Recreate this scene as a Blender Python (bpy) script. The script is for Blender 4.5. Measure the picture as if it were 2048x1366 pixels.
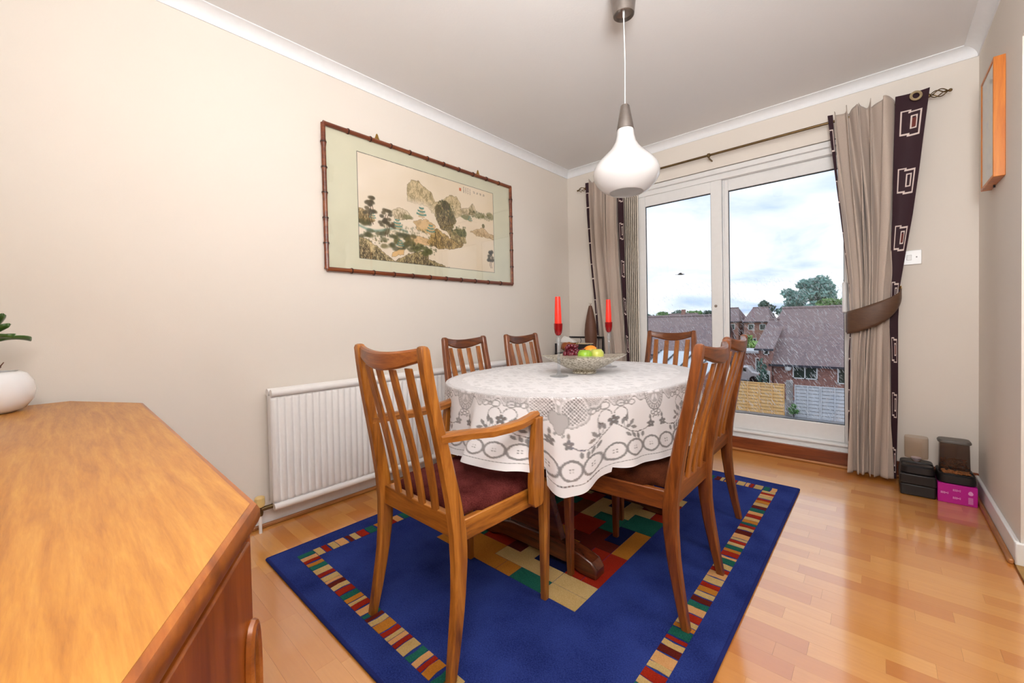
import bpy, bmesh, math, random
import numpy as np
from mathutils import Vector, Matrix, noise as mnoise

random.seed(7); RNG = np.random.default_rng(7)
for _o in list(bpy.data.objects): bpy.data.objects.remove(_o)
SC = bpy.context.scene
COL = SC.collection
W, D, H = 2.72, 3.75, 2.47            # room width (x), depth (-y), height

# ------------------------------------------------------------------ camera
CAM = (2.309, -3.432, 1.0)
YAW, PITCH, ROLL, FPX = 0.7327861912, -0.0190412051, -0.0204105546, 817.228
_f = Vector((-math.sin(YAW)*math.cos(PITCH), math.cos(YAW)*math.cos(PITCH), math.sin(PITCH)))
_r = Vector((math.cos(YAW), math.sin(YAW), 0)); _u = _r.cross(_f)
_r2 = _r*math.cos(ROLL) + _u*math.sin(ROLL); _u2 = -_r*math.sin(ROLL) + _u*math.cos(ROLL)
cd = bpy.data.cameras.new('camera'); cam = bpy.data.objects.new('camera', cd); COL.objects.link(cam)
cd.sensor_width = 36; cd.sensor_fit = 'HORIZONTAL'; cd.lens = FPX/2048*36
cd.shift_y = -(683-660)/2048; cd.clip_start = 0.02; cd.clip_end = 600
cam.matrix_world = Matrix(((_r2.x, _u2.x, -_f.x, CAM[0]), (_r2.y, _u2.y, -_f.y, CAM[1]), (_r2.z, _u2.z, -_f.z, CAM[2]), (0, 0, 0, 1)))
SC.camera = cam
def prj(p):
    d = Vector(p) - Vector(CAM); z = d.dot(_f)
    if z < 0.02: return None
    return (1024 + FPX*d.dot(_r2)/z, 660 - FPX*d.dot(_u2)/z, z)

# ------------------------------------------------------------------ world, lights, exposure
vs = SC.view_settings; vs.view_transform = 'Standard'; vs.look = 'None'; vs.gamma = 1; vs.use_curve_mapping = False
vs.exposure = 0.16
def L(r, g, b):
    return tuple((c/255/12.92 if c/255 <= .04045 else ((c/255+.055)/1.055)**2.4) for c in (r, g, b)) + (1,)
wd = bpy.data.worlds.new('overcast_sky'); SC.world = wd; wd.use_nodes = True
nt = wd.node_tree; nt.nodes.clear()
def N(nt, t, **k):
    n = nt.nodes.new(t)
    for a, b in k.items(): setattr(n, a, b)
    return n
tc = N(nt, 'ShaderNodeTexCoord'); sp = N(nt, 'ShaderNodeSeparateXYZ'); nt.links.new(tc.outputs['Generated'], sp.inputs[0])
ab = N(nt, 'ShaderNodeMath', operation='ABSOLUTE'); nt.links.new(sp.outputs['Z'], ab.inputs[0])
ad = N(nt, 'ShaderNodeMath', operation='ADD'); ad.inputs[1].default_value = 0.22; nt.links.new(ab.outputs[0], ad.inputs[0])
cbx = N(nt, 'ShaderNodeCombineXYZ')
for i, ax in enumerate('XY'):
    dv = N(nt, 'ShaderNodeMath', operation='DIVIDE'); nt.links.new(sp.outputs[ax], dv.inputs[0]); nt.links.new(ad.outputs[0], dv.inputs[1]); nt.links.new(dv.outputs[0], cbx.inputs[i])
nz = N(nt, 'ShaderNodeTexNoise'); nz.inputs['Scale'].default_value = 1.1; nz.inputs['Detail'].default_value = 6; nz.inputs['Roughness'].default_value = .5; nz.inputs['Distortion'].default_value = .35
nt.links.new(cbx.outputs[0], nz.inputs['Vector'])
cr = N(nt, 'ShaderNodeValToRGB'); cr.color_ramp.elements[0].position = .36; cr.color_ramp.elements[1].position = .60
cr.color_ramp.elements[0].color = L(172, 199, 242); cr.color_ramp.elements[1].color = L(250, 252, 255)
e_ = cr.color_ramp.elements.new(.47); e_.color = L(222, 234, 249)
nt.links.new(nz.outputs['Fac'], cr.inputs[0])
bg = N(nt, 'ShaderNodeBackground'); bg.inputs[1].default_value = 1.15; nt.links.new(cr.outputs[0], bg.inputs[0])
wo = N(nt, 'ShaderNodeOutputWorld'); nt.links.new(bg.outputs[0], wo.inputs[0])

def area_light(name, loc, target, size, energy, color=(1, 1, 1)):
    ld = bpy.data.lights.new(name, 'AREA'); ld.shape = 'RECTANGLE'; ld.size, ld.size_y = size; ld.energy = energy; ld.color = color
    o = bpy.data.objects.new(name, ld); COL.objects.link(o); o.location = loc
    o.rotation_euler = (Vector(target) - Vector(loc)).to_track_quat('-Z', 'Y').to_euler()
    return o
# the photographer's flash, bounced off the ceiling behind and above the camera, with a softer direct share
area_light('bounced_flash', (2.5, -3.30, 1.55), (2.3, -2.75, 2.47), (.5, .5), 50, (.965, .985, 1))
area_light('direct_flash', (2.45, -3.69, 2.12), (1.0, -.3, .5), (1.0, .5), 27, (.965, .985, 1))
area_light('hall_fill_light', (3.55, -1.9, 2.4), (3.3, -1.9, 0), (.8, .8), 20, (1, .99, .97))  # added fill light in the unseen hall, brightens the left wall

# ------------------------------------------------------------------ material helpers
MATS = {}
class NM:
    """small node-material builder"""
    def __init__(s, name):
        s.m = bpy.data.materials.new(name); s.m.use_nodes = True; s.t = s.m.node_tree; s.t.nodes.clear()
        s.out = s.n('ShaderNodeOutputMaterial'); s.b = s.n('ShaderNodeBsdfPrincipled'); s.l(s.b.outputs[0], s.out.inputs[0]); MATS[name] = s.m
    def n(s, t, **k): return N(s.t, t, **k)
    def l(s, a, b): s.t.links.new(a, b)
    def set(s, **k):
        for a, v in k.items(): s.b.inputs[a.replace('_', ' ')].default_value = v
        return s
    def coord(s, which='Object', scale=(1, 1, 1)):
        c = s.n('ShaderNodeTexCoord'); m = s.n('ShaderNodeMapping'); m.inputs['Scale'].default_value = scale; s.l(c.outputs[which], m.inputs[0]); return m.outputs[0]
    def noise(s, vec, scale, detail=4, rough=.5, dist=0):
        x = s.n('ShaderNodeTexNoise'); x.inputs['Scale'].default_value = scale; x.inputs['Detail'].default_value = detail; x.inputs['Roughness'].default_value = rough; x.inputs['Distortion'].default_value = dist
        if vec is not None: s.l(vec, x.inputs['Vector'])
        return x.outputs['Fac']
    def ramp(s, fac, stops):
        r = s.n('ShaderNodeValToRGB'); e = r.color_ramp.elements
        while len(e) < len(stops): e.new(.5)
        for q, (p, c) in zip(e, stops): q.position = p; q.color = c
        s.l(fac, r.inputs[0]); return r.outputs[0]
    def mix(s, fac, a, b, mode='MIX'):
        x = s.n('ShaderNodeMix', data_type='RGBA', blend_type=mode)
        for sock, v in ((x.inputs[0], fac), (x.inputs[6], a), (x.inputs[7], b)):
            if hasattr(v, 'links') or isinstance(v, bpy.types.NodeSocket): s.l(v, sock)
            else: sock.default_value = v
        return x.outputs[2]
    def math(s, op, a, b=None, clamp=False):
        x = s.n('ShaderNodeMath', operation=op, use_clamp=clamp)
        for i, v in enumerate((a, b)):
            if v is None: continue
            if isinstance(v, bpy.types.NodeSocket): s.l(v, x.inputs[i])
            else: x.inputs[i].default_value = v
        return x.outputs[0]
    def color(s, c):
        if isinstance(c, bpy.types.NodeSocket): s.l(c, s.b.inputs['Base Color'])
        else: s.b.inputs['Base Color'].default_value = c
        return s
    def bump(s, h, strength=.2, dist=.002):
        b = s.n('ShaderNodeBump'); b.inputs['Strength'].default_value = strength; b.inputs['Distance'].default_value = dist; s.l(h, b.inputs['Height']); s.l(b.outputs[0], s.b.inputs['Normal']); return s

def plain(name, c, rough=.5, metal=0, var=.06, scale=30, bump=0, spec=.5, **k):
    m = NM(name).set(Roughness=rough, Metallic=metal, **{'Specular_IOR_Level': spec}, **k)
    v = m.coord(); f = m.noise(v, scale, 3)
    a = tuple(x*(1-var) for x in c[:3])+(1,); b = tuple(min(1, x*(1+var)) for x in c[:3])+(1,)
    m.color(m.ramp(f, [(.3, a), (.7, b)]))
    if bump: m.bump(m.noise(v, scale*6, 3), bump)
    return m.m
def wood(name, dark, mid, light, axis='z', scale=1.0, rough=.35, coat=.25, dist=1.2):
    m = NM(name).set(Roughness=rough, Coat_Weight=coat, Coat_Roughness=.25)
    s = {'x': (1.2, 14, 14), 'y': (14, 1.2, 14), 'z': (14, 14, 1.2)}[axis]
    v = m.coord('Object', tuple(q*scale for q in s))
    oi = m.n('ShaderNodeObjectInfo'); off = m.n('ShaderNodeVectorMath', operation='ADD'); m.l(v, off.inputs[0])
    mu = m.math('MULTIPLY', oi.outputs['Random'], 37.0); cb = m.n('ShaderNodeCombineXYZ')
    for i in range(3): m.l(mu, cb.inputs[i])
    m.l(cb.outputs[0], off.inputs[1]); v = off.outputs[0]
    n1 = m.noise(v, 1.6, 5, .6, dist); n2 = m.noise(v, 9, 6, .65, .3)
    f = m.math('ADD', m.math('MULTIPLY', n1, .68), m.math('MULTIPLY', n2, .32))
    m.color(m.ramp(f, [(.32, dark), (.5, mid), (.68, light)])); m.bump(n2, .06)
    return m.m

# walls
m = NM('wall_paint').set(Roughness=.85); v = m.coord(); n1 = m.noise(v, 260, 3, .6); n2 = m.noise(v, 1.2, 2)
m.color(m.mix(n2, L(229, 220, 209), L(234, 226, 217))); m.bump(n1, .22, .0012); WALL = m.m
m = NM('ceiling_paint').set(Roughness=.9); v = m.coord(); m.color(m.mix(m.noise(v, 2, 2), L(230, 228, 227), L(235, 233, 232))); m.bump(m.noise(v, 90, 4, .65), .25, .002); CEIL = m.m
GLOSSW = plain('white_gloss_paint', L(240, 240, 240), .35, var=.015)
COVE = plain('white_cove_paint', L(240, 241, 243), .6, var=.015)
UPVC = plain('white_plastic_frame', L(235, 234, 233), .28, var=.015)
RADW = plain('radiator_enamel', L(240, 237, 235), .32, var=.012)
# floor strips: one hue per strip
m = NM('laminate_strip').set(Roughness=.3, Specular_IOR_Level=.5, Coat_Weight=1.0, Coat_IOR=2.15, Coat_Roughness=.11)
geo = m.n('ShaderNodeNewGeometry'); oi = m.n('ShaderNodeObjectInfo')
rnd = m.math('FRACT', m.math('ADD', oi.outputs['Random'], geo.outputs['Random Per Island']))
cc = m.n('ShaderNodeVectorMath', operation='MULTIPLY'); m.l(geo.outputs['Position'], cc.inputs[0]); cc.inputs[1].default_value = (5, 60, 5)
of = m.n('ShaderNodeVectorMath', operation='ADD'); m.l(cc.outputs[0], of.inputs[0]); cb = m.n('ShaderNodeCombineXYZ'); m.l(m.math('MULTIPLY', rnd, 53.0), cb.inputs[0]); m.l(m.math('MULTIPLY', rnd, 91.0), cb.inputs[1]); m.l(cb.outputs[0], of.inputs[1])
g = m.noise(of.outputs[0], 1.3, 5, .6, .6)
base = m.ramp(rnd, [(0, L(196, 120, 46)), (.35, L(204, 132, 54)), (.7, L(213, 145, 66)), (1, L(221, 157, 80))])
m.color(m.mix(m.math('MULTIPLY', m.math('SUBTRACT', g, .35, True), .55, True), base, L(176, 98, 40))); LAM = m.m
SUBFLOOR = plain('floor_underlay', L(120, 80, 45), .8)
TEAK_D, TEAK_M, TEAK_L = L(92, 48, 12), L(158, 94, 28), L(196, 130, 52)
WZ = wood('teak_upright', TEAK_D, TEAK_M, TEAK_L, 'z'); WX = wood('teak_crosswise', TEAK_D, TEAK_M, TEAK_L, 'x'); WY = wood('teak_lengthwise', TEAK_D, TEAK_M, TEAK_L, 'y')
DK = (L(66, 28, 10), L(118, 60, 20), L(158, 90, 34))
WZ2 = wood('dark_teak_upright', *DK, 'z'); WX2 = wood('dark_teak_crosswise', *DK, 'x'); WY2 = wood('dark_teak_lengthwise', *DK, 'y'); WXD2 = wood('dark_teak_top_rail', L(54, 24, 10), L(100, 50, 18), L(140, 78, 30), 'x')
SLT2 = wood('teak_slat', L(104, 54, 16), L(156, 90, 30), L(184, 116, 48), 'z')
WXD = wood('teak_top_rail', L(84, 40, 16), L(138, 74, 26), L(180, 108, 44), 'x')
TABLEW = wood('dark_table_wood', L(50, 22, 12), L(84, 38, 20), L(110, 54, 28), 'x', 1, .25, .4)
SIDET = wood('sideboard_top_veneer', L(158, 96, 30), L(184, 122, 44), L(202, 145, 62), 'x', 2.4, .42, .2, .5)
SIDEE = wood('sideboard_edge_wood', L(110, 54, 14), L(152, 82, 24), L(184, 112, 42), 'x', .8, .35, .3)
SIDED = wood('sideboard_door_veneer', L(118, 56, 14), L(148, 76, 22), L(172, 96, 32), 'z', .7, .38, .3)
BROWNSK = wood('dark_brown_skirting', L(92, 40, 16), L(126, 60, 26), L(150, 78, 36), 'x', .8, .4, .2)
BEADW = wood('floor_bead_wood', L(140, 84, 40), L(172, 112, 60), L(194, 134, 78), 'x', 1, .4, .1)
BEADY = wood('floor_bead_wood_side', L(140, 84, 40), L(172, 112, 60), L(194, 134, 78), 'y', 1, .4, .1)
ORANGEW = wood('orange_pine_frame', L(176, 92, 20), L(206, 116, 28), L(222, 138, 44), 'z', .8, .4, .2)
BRASS = plain('brass', L(190, 150, 80), .3, 1, .1); ANTIQ = plain('antique_brass', L(120, 98, 66), .38, .9, .15); STEEL = plain('brushed_steel', L(150, 142, 136), .36, 1, .06, 60)
BLACKP = plain('black_plastic', L(25, 22, 24), .4, var=.12); BLACKM = plain('black_metal', L(26, 24, 24), .4, var=.1)
DARKGAP = plain('rubber_seal', L(24, 24, 26), .7)
def glass_thin(name, tint=(1, 1, 1, 1), ior=1.45, rough=0.0, body=0.0, bodycol=(1, 1, 1, 1)):
    m = NM(name); t = m.n('ShaderNodeBsdfTransparent'); t.inputs[0].default_value = tint; g = m.n('ShaderNodeBsdfGlossy'); g.inputs['Roughness'].default_value = rough
    lw_ = m.n('ShaderNodeLayerWeight'); f0 = ((ior-1)/(ior+1))**2; fr = m.math('ADD', m.math('MULTIPLY', m.math('POWER', lw_.outputs['Facing'], 5.0), 1-f0), f0, True); mx = m.n('ShaderNodeMixShader'); m.l(fr, mx.inputs[0]); m.l(t.outputs[0], mx.inputs[1]); m.l(g.outputs[0], mx.inputs[2])
    last = mx.outputs[0]
    if body:
        d = m.n('ShaderNodeBsdfDiffuse'); d.inputs[0].default_value = bodycol; m2 = m.n('ShaderNodeMixShader'); m2.inputs[0].default_value = body; m.l(last, m2.inputs[1]); m.l(d.outputs[0], m2.inputs[2]); last = m2.outputs[0]
    m.l(last, m.out.inputs[0]); return m.m
PANE = glass_thin('window_glass'); CLEAR = glass_thin('clear_glass', (.86, .88, .9, 1), 1.75, .03, .05, (1, 1, 1, 1))
SMOKE = glass_thin('smoky_plastic', (.55, .46, .42, 1), 1.5, .08, .25, L(90, 74, 66)); PALEPL = glass_thin('clear_tinted_plastic', (.86, .8, .74, 1), 1.55, .05, .06, L(190, 170, 150))

# ------------------------------------------------------------------ mesh helpers
class MB:
    def __init__(s): s.v = []; s.f = []
    def add(s, vs, fs):
        k = len(s.v); s.v += [tuple(p) for p in vs]; s.f += [tuple(i+k for i in q) for q in fs]; return s
    def box(s, x0, x1, y0, y1, z0, z1, M=None):
        p = [(x, y, z) for z in (z0, z1) for x, y in ((x0, y0), (x1, y0), (x1, y1), (x0, y1))]
        if M is not None: p = [tuple(M @ Vector(q)) for q in p]
        return s.add(p, [(3, 2, 1, 0), (4, 5, 6, 7), (0, 1, 5, 4), (1, 2, 6, 5), (2, 3, 7, 6), (3, 0, 4, 7)])
    def loft(s, rings, caps=True, closed=True):
        n = len(rings[0]); vs = [p for r in rings for p in r]; fs = []
        for i in range(len(rings)-1):
            for j in range(n if closed else n-1):
                a, b = i*n+j, i*n+(j+1) % n; fs.append((a, b, b+n, a+n))
        if caps and closed: fs.append(tuple(range(n-1, -1, -1))); fs.append(tuple((len(rings)-1)*n+j for j in range(n)))
        return s.add(vs, fs)
    def tube(s, path, r, n=10, caps=True):
        P = [Vector(p) for p in path]; R = r if isinstance(r, (list, tuple)) else [r]*len(P); rings = []; up = None
        for i, p in enumerate(P):
            t = (P[min(i+1, len(P)-1)] - P[max(i-1, 0)]).normalized()
            if up is None: up = Vector((0, 0, 1)) if abs(t.z) < .9 else Vector((1, 0, 0))
            a = (up - t*up.dot(t)).normalized(); b = t.cross(a); up = a
            rings.append([p + (a*math.cos(2*math.pi*j/n) + b*math.sin(2*math.pi*j/n))*R[i] for j in range(n)])
        return s.loft(rings, caps)
    def lathe(s, prof, n=24, c=(0, 0, 0), sq=0, cap=True):
        rings = []
        for r, z in prof:
            rings.append([(c[0]+r*math.cos(2*math.pi*j/n), c[1]+r*math.sin(2*math.pi*j/n), c[2]+z) for j in range(n)])
        return s.loft(rings, cap)
    def prism(s, poly, z0, z1):
        n = len(poly); vs = [(x, y, z0) for x, y in poly] + [(x, y, z1) for x, y in poly]
        return s.add(vs, [tuple(range(n-1, -1, -1)), tuple(range(n, 2*n))] + [(i, (i+1) % n, n+(i+1) % n, n+i) for i in range(n)])
    def mesh(s, name, smooth=.6):
        me = bpy.data.meshes.new(name); me.from_pydata(s.v, [], s.f); me.validate()
        bm = bmesh.new(); bm.from_mesh(me); bmesh.ops.recalc_face_normals(bm, faces=bm.faces); bm.to_mesh(me); bm.free()
        if smooth:
            me.polygons.foreach_set('use_smooth', [True]*len(me.polygons)); me.set_sharp_from_angle(angle=smooth)
        return me
    def build(s, name, mat, parent=None, smooth=.6, bevel=0, seg=2):
        return obj(name, s.mesh(name, smooth), mat, parent, bevel, seg)
def obj(name, me, mat, parent=None, bevel=0, seg=2):
    o = bpy.data.objects.new(name, me); COL.objects.link(o)
    if mat is not None and not me.materials: me.materials.append(mat)
    if parent is not None: o.parent = parent
    if bevel:
        b = o.modifiers.new('bevel', 'BEVEL'); b.width = bevel; b.segments = seg; b.limit_method = 'ANGLE'; b.angle_limit = .7
    return o
def tag(o, label, cat, group=None):
    o['label'] = label; o['category'] = cat
    if group: o['group'] = group
    return o
def thing(name, label, cat, loc=(0, 0, 0), rz=0, group=None):
    o = bpy.data.objects.new(name, None); COL.objects.link(o); o.location = loc; o.rotation_euler = (0, 0, rz); o.empty_display_size = .1
    return tag(o, label, cat, group)
def struct(o): o['kind'] = 'structure'; return o
def stuff(o): o['kind'] = 'stuff'; return o
def sempty(name, loc=(0, 0, 0)):
    o = bpy.data.objects.new(name, None); COL.objects.link(o); o.location = loc; return struct(o)
def copy_tree(o, parent=None):
    c = o.copy(); COL.objects.link(c)
    if parent is not None: c.parent = parent
    for ch in o.children: copy_tree(ch, c)
    return c
def ico(r, sub=2, sq=(1, 1, 1), name='sphere', smooth=True, jitter=0):
    bm = bmesh.new(); bmesh.ops.create_icosphere(bm, subdivisions=sub, radius=r)
    for v in bm.verts:
        if jitter: v.co *= 1 + jitter*mnoise.noise(v.co*(3/r))
        v.co = Vector((v.co.x*sq[0], v.co.y*sq[1], v.co.z*sq[2]))
    me = bpy.data.meshes.new(name); bm.to_mesh(me); bm.free()
    if smooth: me.polygons.foreach_set('use_smooth', [True]*len(me.polygons))
    return me
def vcol_mat(name, rough=.8, bumpscale=0, spec=.3):
    m = NM(name).set(Roughness=rough, Specular_IOR_Level=spec); a = m.n('ShaderNodeVertexColor', layer_name='print'); m.color(a.outputs[0])
    if bumpscale: m.bump(m.noise(m.coord(), bumpscale, 3), .2)
    return m.m
def set_vcol(me, rgb):          # rgb linear, (n,3)
    a = me.color_attributes.new('print', 'FLOAT_COLOR', 'POINT'); d = np.ones((len(rgb), 4), np.float32); d[:, :3] = rgb; a.data.foreach_set('color', d.ravel())
def grid_mesh(name, P):         # P (nu,nv,3)
    nu, nv = P.shape[:2]; me = bpy.data.meshes.new(name); idx = np.arange(nu*nv).reshape(nu, nv)
    q = np.stack([idx[:-1, :-1], idx[1:, :-1], idx[1:, 1:], idx[:-1, 1:]], -1).reshape(-1, 4)
    me.vertices.add(nu*nv); me.vertices.foreach_set('co', P.reshape(-1).astype(np.float32))
    me.loops.add(q.size); me.loops.foreach_set('vertex_index', q.ravel().astype(np.int32))
    me.polygons.add(len(q)); me.polygons.foreach_set('loop_start', (np.arange(len(q))*4).astype(np.int32)); me.polygons.foreach_set('loop_total', np.full(len(q), 4, np.int32))
    me.update(calc_edges=True); me.polygons.foreach_set('use_smooth', [True]*len(q)); return me
def s2l(a):
    a = np.asarray(a, float)/255; return np.where(a <= .04045, a/12.92, ((a+.055)/1.055)**2.4)
def interp(pts, x):
    return float(np.interp(x, [p[0] for p in pts], [p[1] for p in pts]))

# ================================================================== the room
WX0, WX1, WZ0, WZ1 = .60, 2.24, .085, 2.158          # patio-door opening in the window wall
struct(MB().box(-.15, 0, -D-.15, .28, -.02, H+.1).build('wall_left', WALL, smooth=0))
wb = MB().box(0, WX0, 0, .28, -.02, H+.1).box(WX1, 4.4, 0, .28, -.02, H+.1).box(WX0, WX1, 0, .28, WZ1, H+.1).box(WX0, WX1, 0, .28, -.2, WZ0)
struct(wb.build('wall_back', WALL, smooth=0))
wr = MB().box(W, W+.12, -.92, 0, -.02, H).box(W, W+.12, -2.7, -.92, 2.06, H).box(W, W+.12, -D, -2.7, -.02, H)
struct(wr.build('wall_right', WALL, smooth=0))
struct(MB().box(-.15, 4.4, -D-.15, -D, -.02, H+.1).build('wall_front', WALL, smooth=0))
struct(MB().box(4.3, 4.45, -D, 0, -.02, H+.1).build('wall_hall', WALL, smooth=0))
struct(MB().box(-.1, 4.4, -D-.1, .25, H, H+.1).build('ceiling', CEIL, smooth=0))
struct(MB().box(W+.12, 4.3, -D, 0, -.06, -.002).build('floor_hall', plain('hall_carpet', L(150, 120, 90), .95, bump=.4), smooth=0))

# cove along the ceiling: concave quarter profile, mitred at the corners
cove = [(0, 2.413), (.006, 2.4125)] + [(.062 - .056*math.cos(t*math.pi/16), 2.413 + .006 + .046*math.sin(t*math.pi/16)) for t in range(0, 9)] + [(.062, 2.47), (0, 2.47)]
def cove_run(name, fa, fb):
    struct(MB().loft([[fa(d, z) for d, z in cove], [fb(d, z) for d, z in cove]]).build(name, COVE, smooth=.7))
cove_run('trim_1', lambda d, z: (d, -D+d, z), lambda d, z: (d, -d, z))
cove_run('trim_2', lambda d, z: (d, -d, z), lambda d, z: (W-d, -d, z))
cove_run('trim_3', lambda d, z: (W-d, -d, z), lambda d, z: (W-d, -D+d, z))

# skirtings and floor beads
struct(MB().box(0, .014, -D, -.016, 0, .088).build('baseboard_left', GLOSSW, bevel=.004))
struct(MB().box(.014, .03, -D, -.03, 0, .02).build('trim_4', BEADY, bevel=.006))
struct(MB().box(0.0, W, -.016, 0, 0, .10).build('baseboard_back', BROWNSK, bevel=.004))
struct(MB().box(.03, W-.034, -.034, -.016, 0, .018).build('trim_5', BEADW, bevel=.006))
struct(MB().box(W-.016, W, -.92, -.016, 0.0, .092).box(W-.016, W+.136, -.936, -.92, 0, .092).build('baseboard_right', GLOSSW, bevel=.005))
struct(MB().box(W-.034, W-.016, -.93, -.034, 0, .02).build('trim_6', BEADY, bevel=.006))
struct(MB().box(W-.02, W+.03, -2.7, -.938, 0, .008).build('trim_7', BRASS, bevel=.003))

# floor: subfloor plus single laminate strips
floor = struct(MB().box(0, W+.12, -D, 0, -.06, -.008).build('floor', SUBFLOOR, smooth=0))
sm = MB().box(0, 1, 0, 1, -.008, 0)
unit = sm.mesh('plank', 0); unit.materials.append(LAM)
SWD, GAP = .0655, .0003
strips = []
rr = random.Random(3); yy = -.016; row = 0
while yy > -D+.01:
    xx = -rr.uniform(0, .42) if row % 3 else -rr.uniform(.1, .3)
    while xx < W+.0:
        ln = rr.choice((.30, .36, .42, .46)); a, b = max(xx, 0.0), min(xx+ln, W)
        if b-a > .03: strips.append((a, b, max(yy-SWD, -D), yy))
        xx += ln
    yy -= SWD; row += 1
def seen(s):
    a, b, c, d = s; cx, cy = (a+b)/2, (c+d)/2
    if .4 < a and b < 1.92 and -2.82 < c and d < -.65: return 0
    p = prj((cx, cy, 0))
    if p is None or not (-150 < p[0] < 2200 and 500 < p[1] < 1500): return 0
    if p[0] < 515 and p[1] > 1040: return 0
    return 1/p[2]
strips.sort(key=seen, reverse=True)
for k, (a, b, c, d) in enumerate(strips[:300]):
    if seen((a, b, c, d)) == 0: break
    o = obj('plank', unit, None, floor); o.location = (a+GAP/2, c+GAP/2, 0); o.scale = (b-a-GAP, d-c-GAP, 1)
rest = MB()
for a, b, c, d in strips[k+1 if k == 299 else k:]: rest.box(a+GAP/2, b-GAP/2, c+GAP/2, d-GAP/2, -.008, 0)
stuff(rest.build('planks', LAM, floor, smooth=0))

# ------------------------------------------------------------------ patio door (window_1)
win = sempty('window_1')
fr = MB()
FY0, FY1 = .03, .11
fr.box(WX0, WX0+.05, FY0, FY1, WZ0, WZ1).box(WX1-.05, WX1, FY0, FY1, WZ0, WZ1).box(WX0+.05, WX1-.05, FY0, FY1, WZ1-.085, WZ1).box(WX0+.05, WX1-.05, FY0, FY1, WZ0, .145)
fr.box(WX0, WX1, .0, FY0, WZ0, .10).box(WX0, WX1, .012, FY0, .13, .145)
fr.build('outer_frame', UPVC, win, bevel=.004)
def sash(x0, x1, y0, y1, lw, rw, name):
    g0, g1, b0, b1 = x0+lw, x1-rw, .262, 1.985
    s = MB().box(x0, g0, y0, y1, .145, WZ1-.085).box(g1, x1, y0, y1, .145, WZ1-.085).box(g0, g1, y0, y1, .145, b0).box(g0, g1, y0, y1, b1, WZ1-.085).build(name, UPVC, win, bevel=.004)
    t = .006; MB().box(g0, g1, y0+.012, y0+.02, b1-t, b1).box(g0, g0+t*.6, y0+.012, y0+.02, b0, b1).box(g1-t*.6, g1, y0+.012, y0+.02, b0, b1).box(g0, g1, y0+.012, y0+.02, b0, b0+t*.6).build('seal', DARKGAP, s, smooth=0)
    MB().box(g0, g1, y0+.022, y0+.026, b0, b1).build('pane', PANE, s, smooth=0)
    return s, g0, g1
s1, g10, g11 = sash(WX0+.05, 1.400, .035, .068, .135, .08, 'sash')
s2, g20, g21 = sash(1.40, WX1-.05, .070, .105, .038, .055, 'sash')
MB().box(1.402, 1.412, .055, .072, .15, 2.07).build('sealing_strip', UPVC, win, bevel=.002)
MB().lathe([(0, 0), (.009, 0), (.011, .004), (.008, .008), (0, .009)], 16).build('lock_cylinder', STEEL, win)
lk = [c for c in win.children if c.name.startswith('lock_cylinder')][0]; lk.location = (1.352, .036, 1.095); lk.rotation_euler = (math.pi/2, 0, 0)
MB().box(2.125, 2.152, .035, .068, 1.02, 1.22).build('door_handle', UPVC, win, bevel=.008, seg=3)
# rain on the outside of the panes
rain = MB(); r3 = random.Random(11)
for (x0, x1, y, n) in ((g10, g11, .0645, 700), (g20, g21, .1, 1500)):
    for k in range(n):
        x = r3.uniform(x0, x1-.01); z = .3 + 1.0*r3.random()**1.15
        ln = r3.uniform(.006, .034); a = r3.uniform(.4, .75); w = r3.uniform(.0005, .0012)
        dx, dz = math.sin(a)*ln, -math.cos(a)*ln
        if x+dx > x1 or z+dz < .27: continue
        rain.add([(x-w, y, z), (x+w, y, z), (x+dx+w*1.5, y, z+dz), (x+dx-w*1.5, y, z+dz), (x+dx/2, y+.001, z+dz/2)], [(0, 1, 4), (1, 2, 4), (2, 3, 4), (3, 0, 4)])
RAINM = NM('rain_water'); t_ = RAINM.n('ShaderNodeBsdfTransparent'); d_ = RAINM.n('ShaderNodeBsdfTranslucent'); d_.inputs[0].default_value = (1, 1, 1, 1); mx = RAINM.n('ShaderNodeMixShader'); mx.inputs[0].default_value = .55
RAINM.l(t_.outputs[0], mx.inputs[1]); RAINM.l(d_.outputs[0], mx.inputs[2]); RAINM.l(mx.outputs[0], RAINM.out.inputs[0])
stuff(rain.build('raindrops', RAINM.m, win, smooth=0))

# ------------------------------------------------------------------ vertical blind, stacked open at the left of the door
FABB = plain('beige_blind_fabric', L(230, 219, 205), .85, var=.03, scale=60)
vb = thing('vertical_blind', 'beige vertical blind drawn open into a narrow stack beside the patio door', 'blind', (.68, 0, 2.12))
MB().box(-.07, 1.55, .002, .03, -.005, .033).build('head_rail', UPVC, vb, bevel=.004)
vane = MB().box(-.003, .003, -.038, .038, -1.93, -.012).mesh('vane', 0); vane.materials.append(FABB)
for k in range(9):
    o = obj('vane', vane, None, vb); o.location = (-.082 + .0175*k, -.012, 0); o.rotation_euler = (0, 0, math.radians(18))

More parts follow.
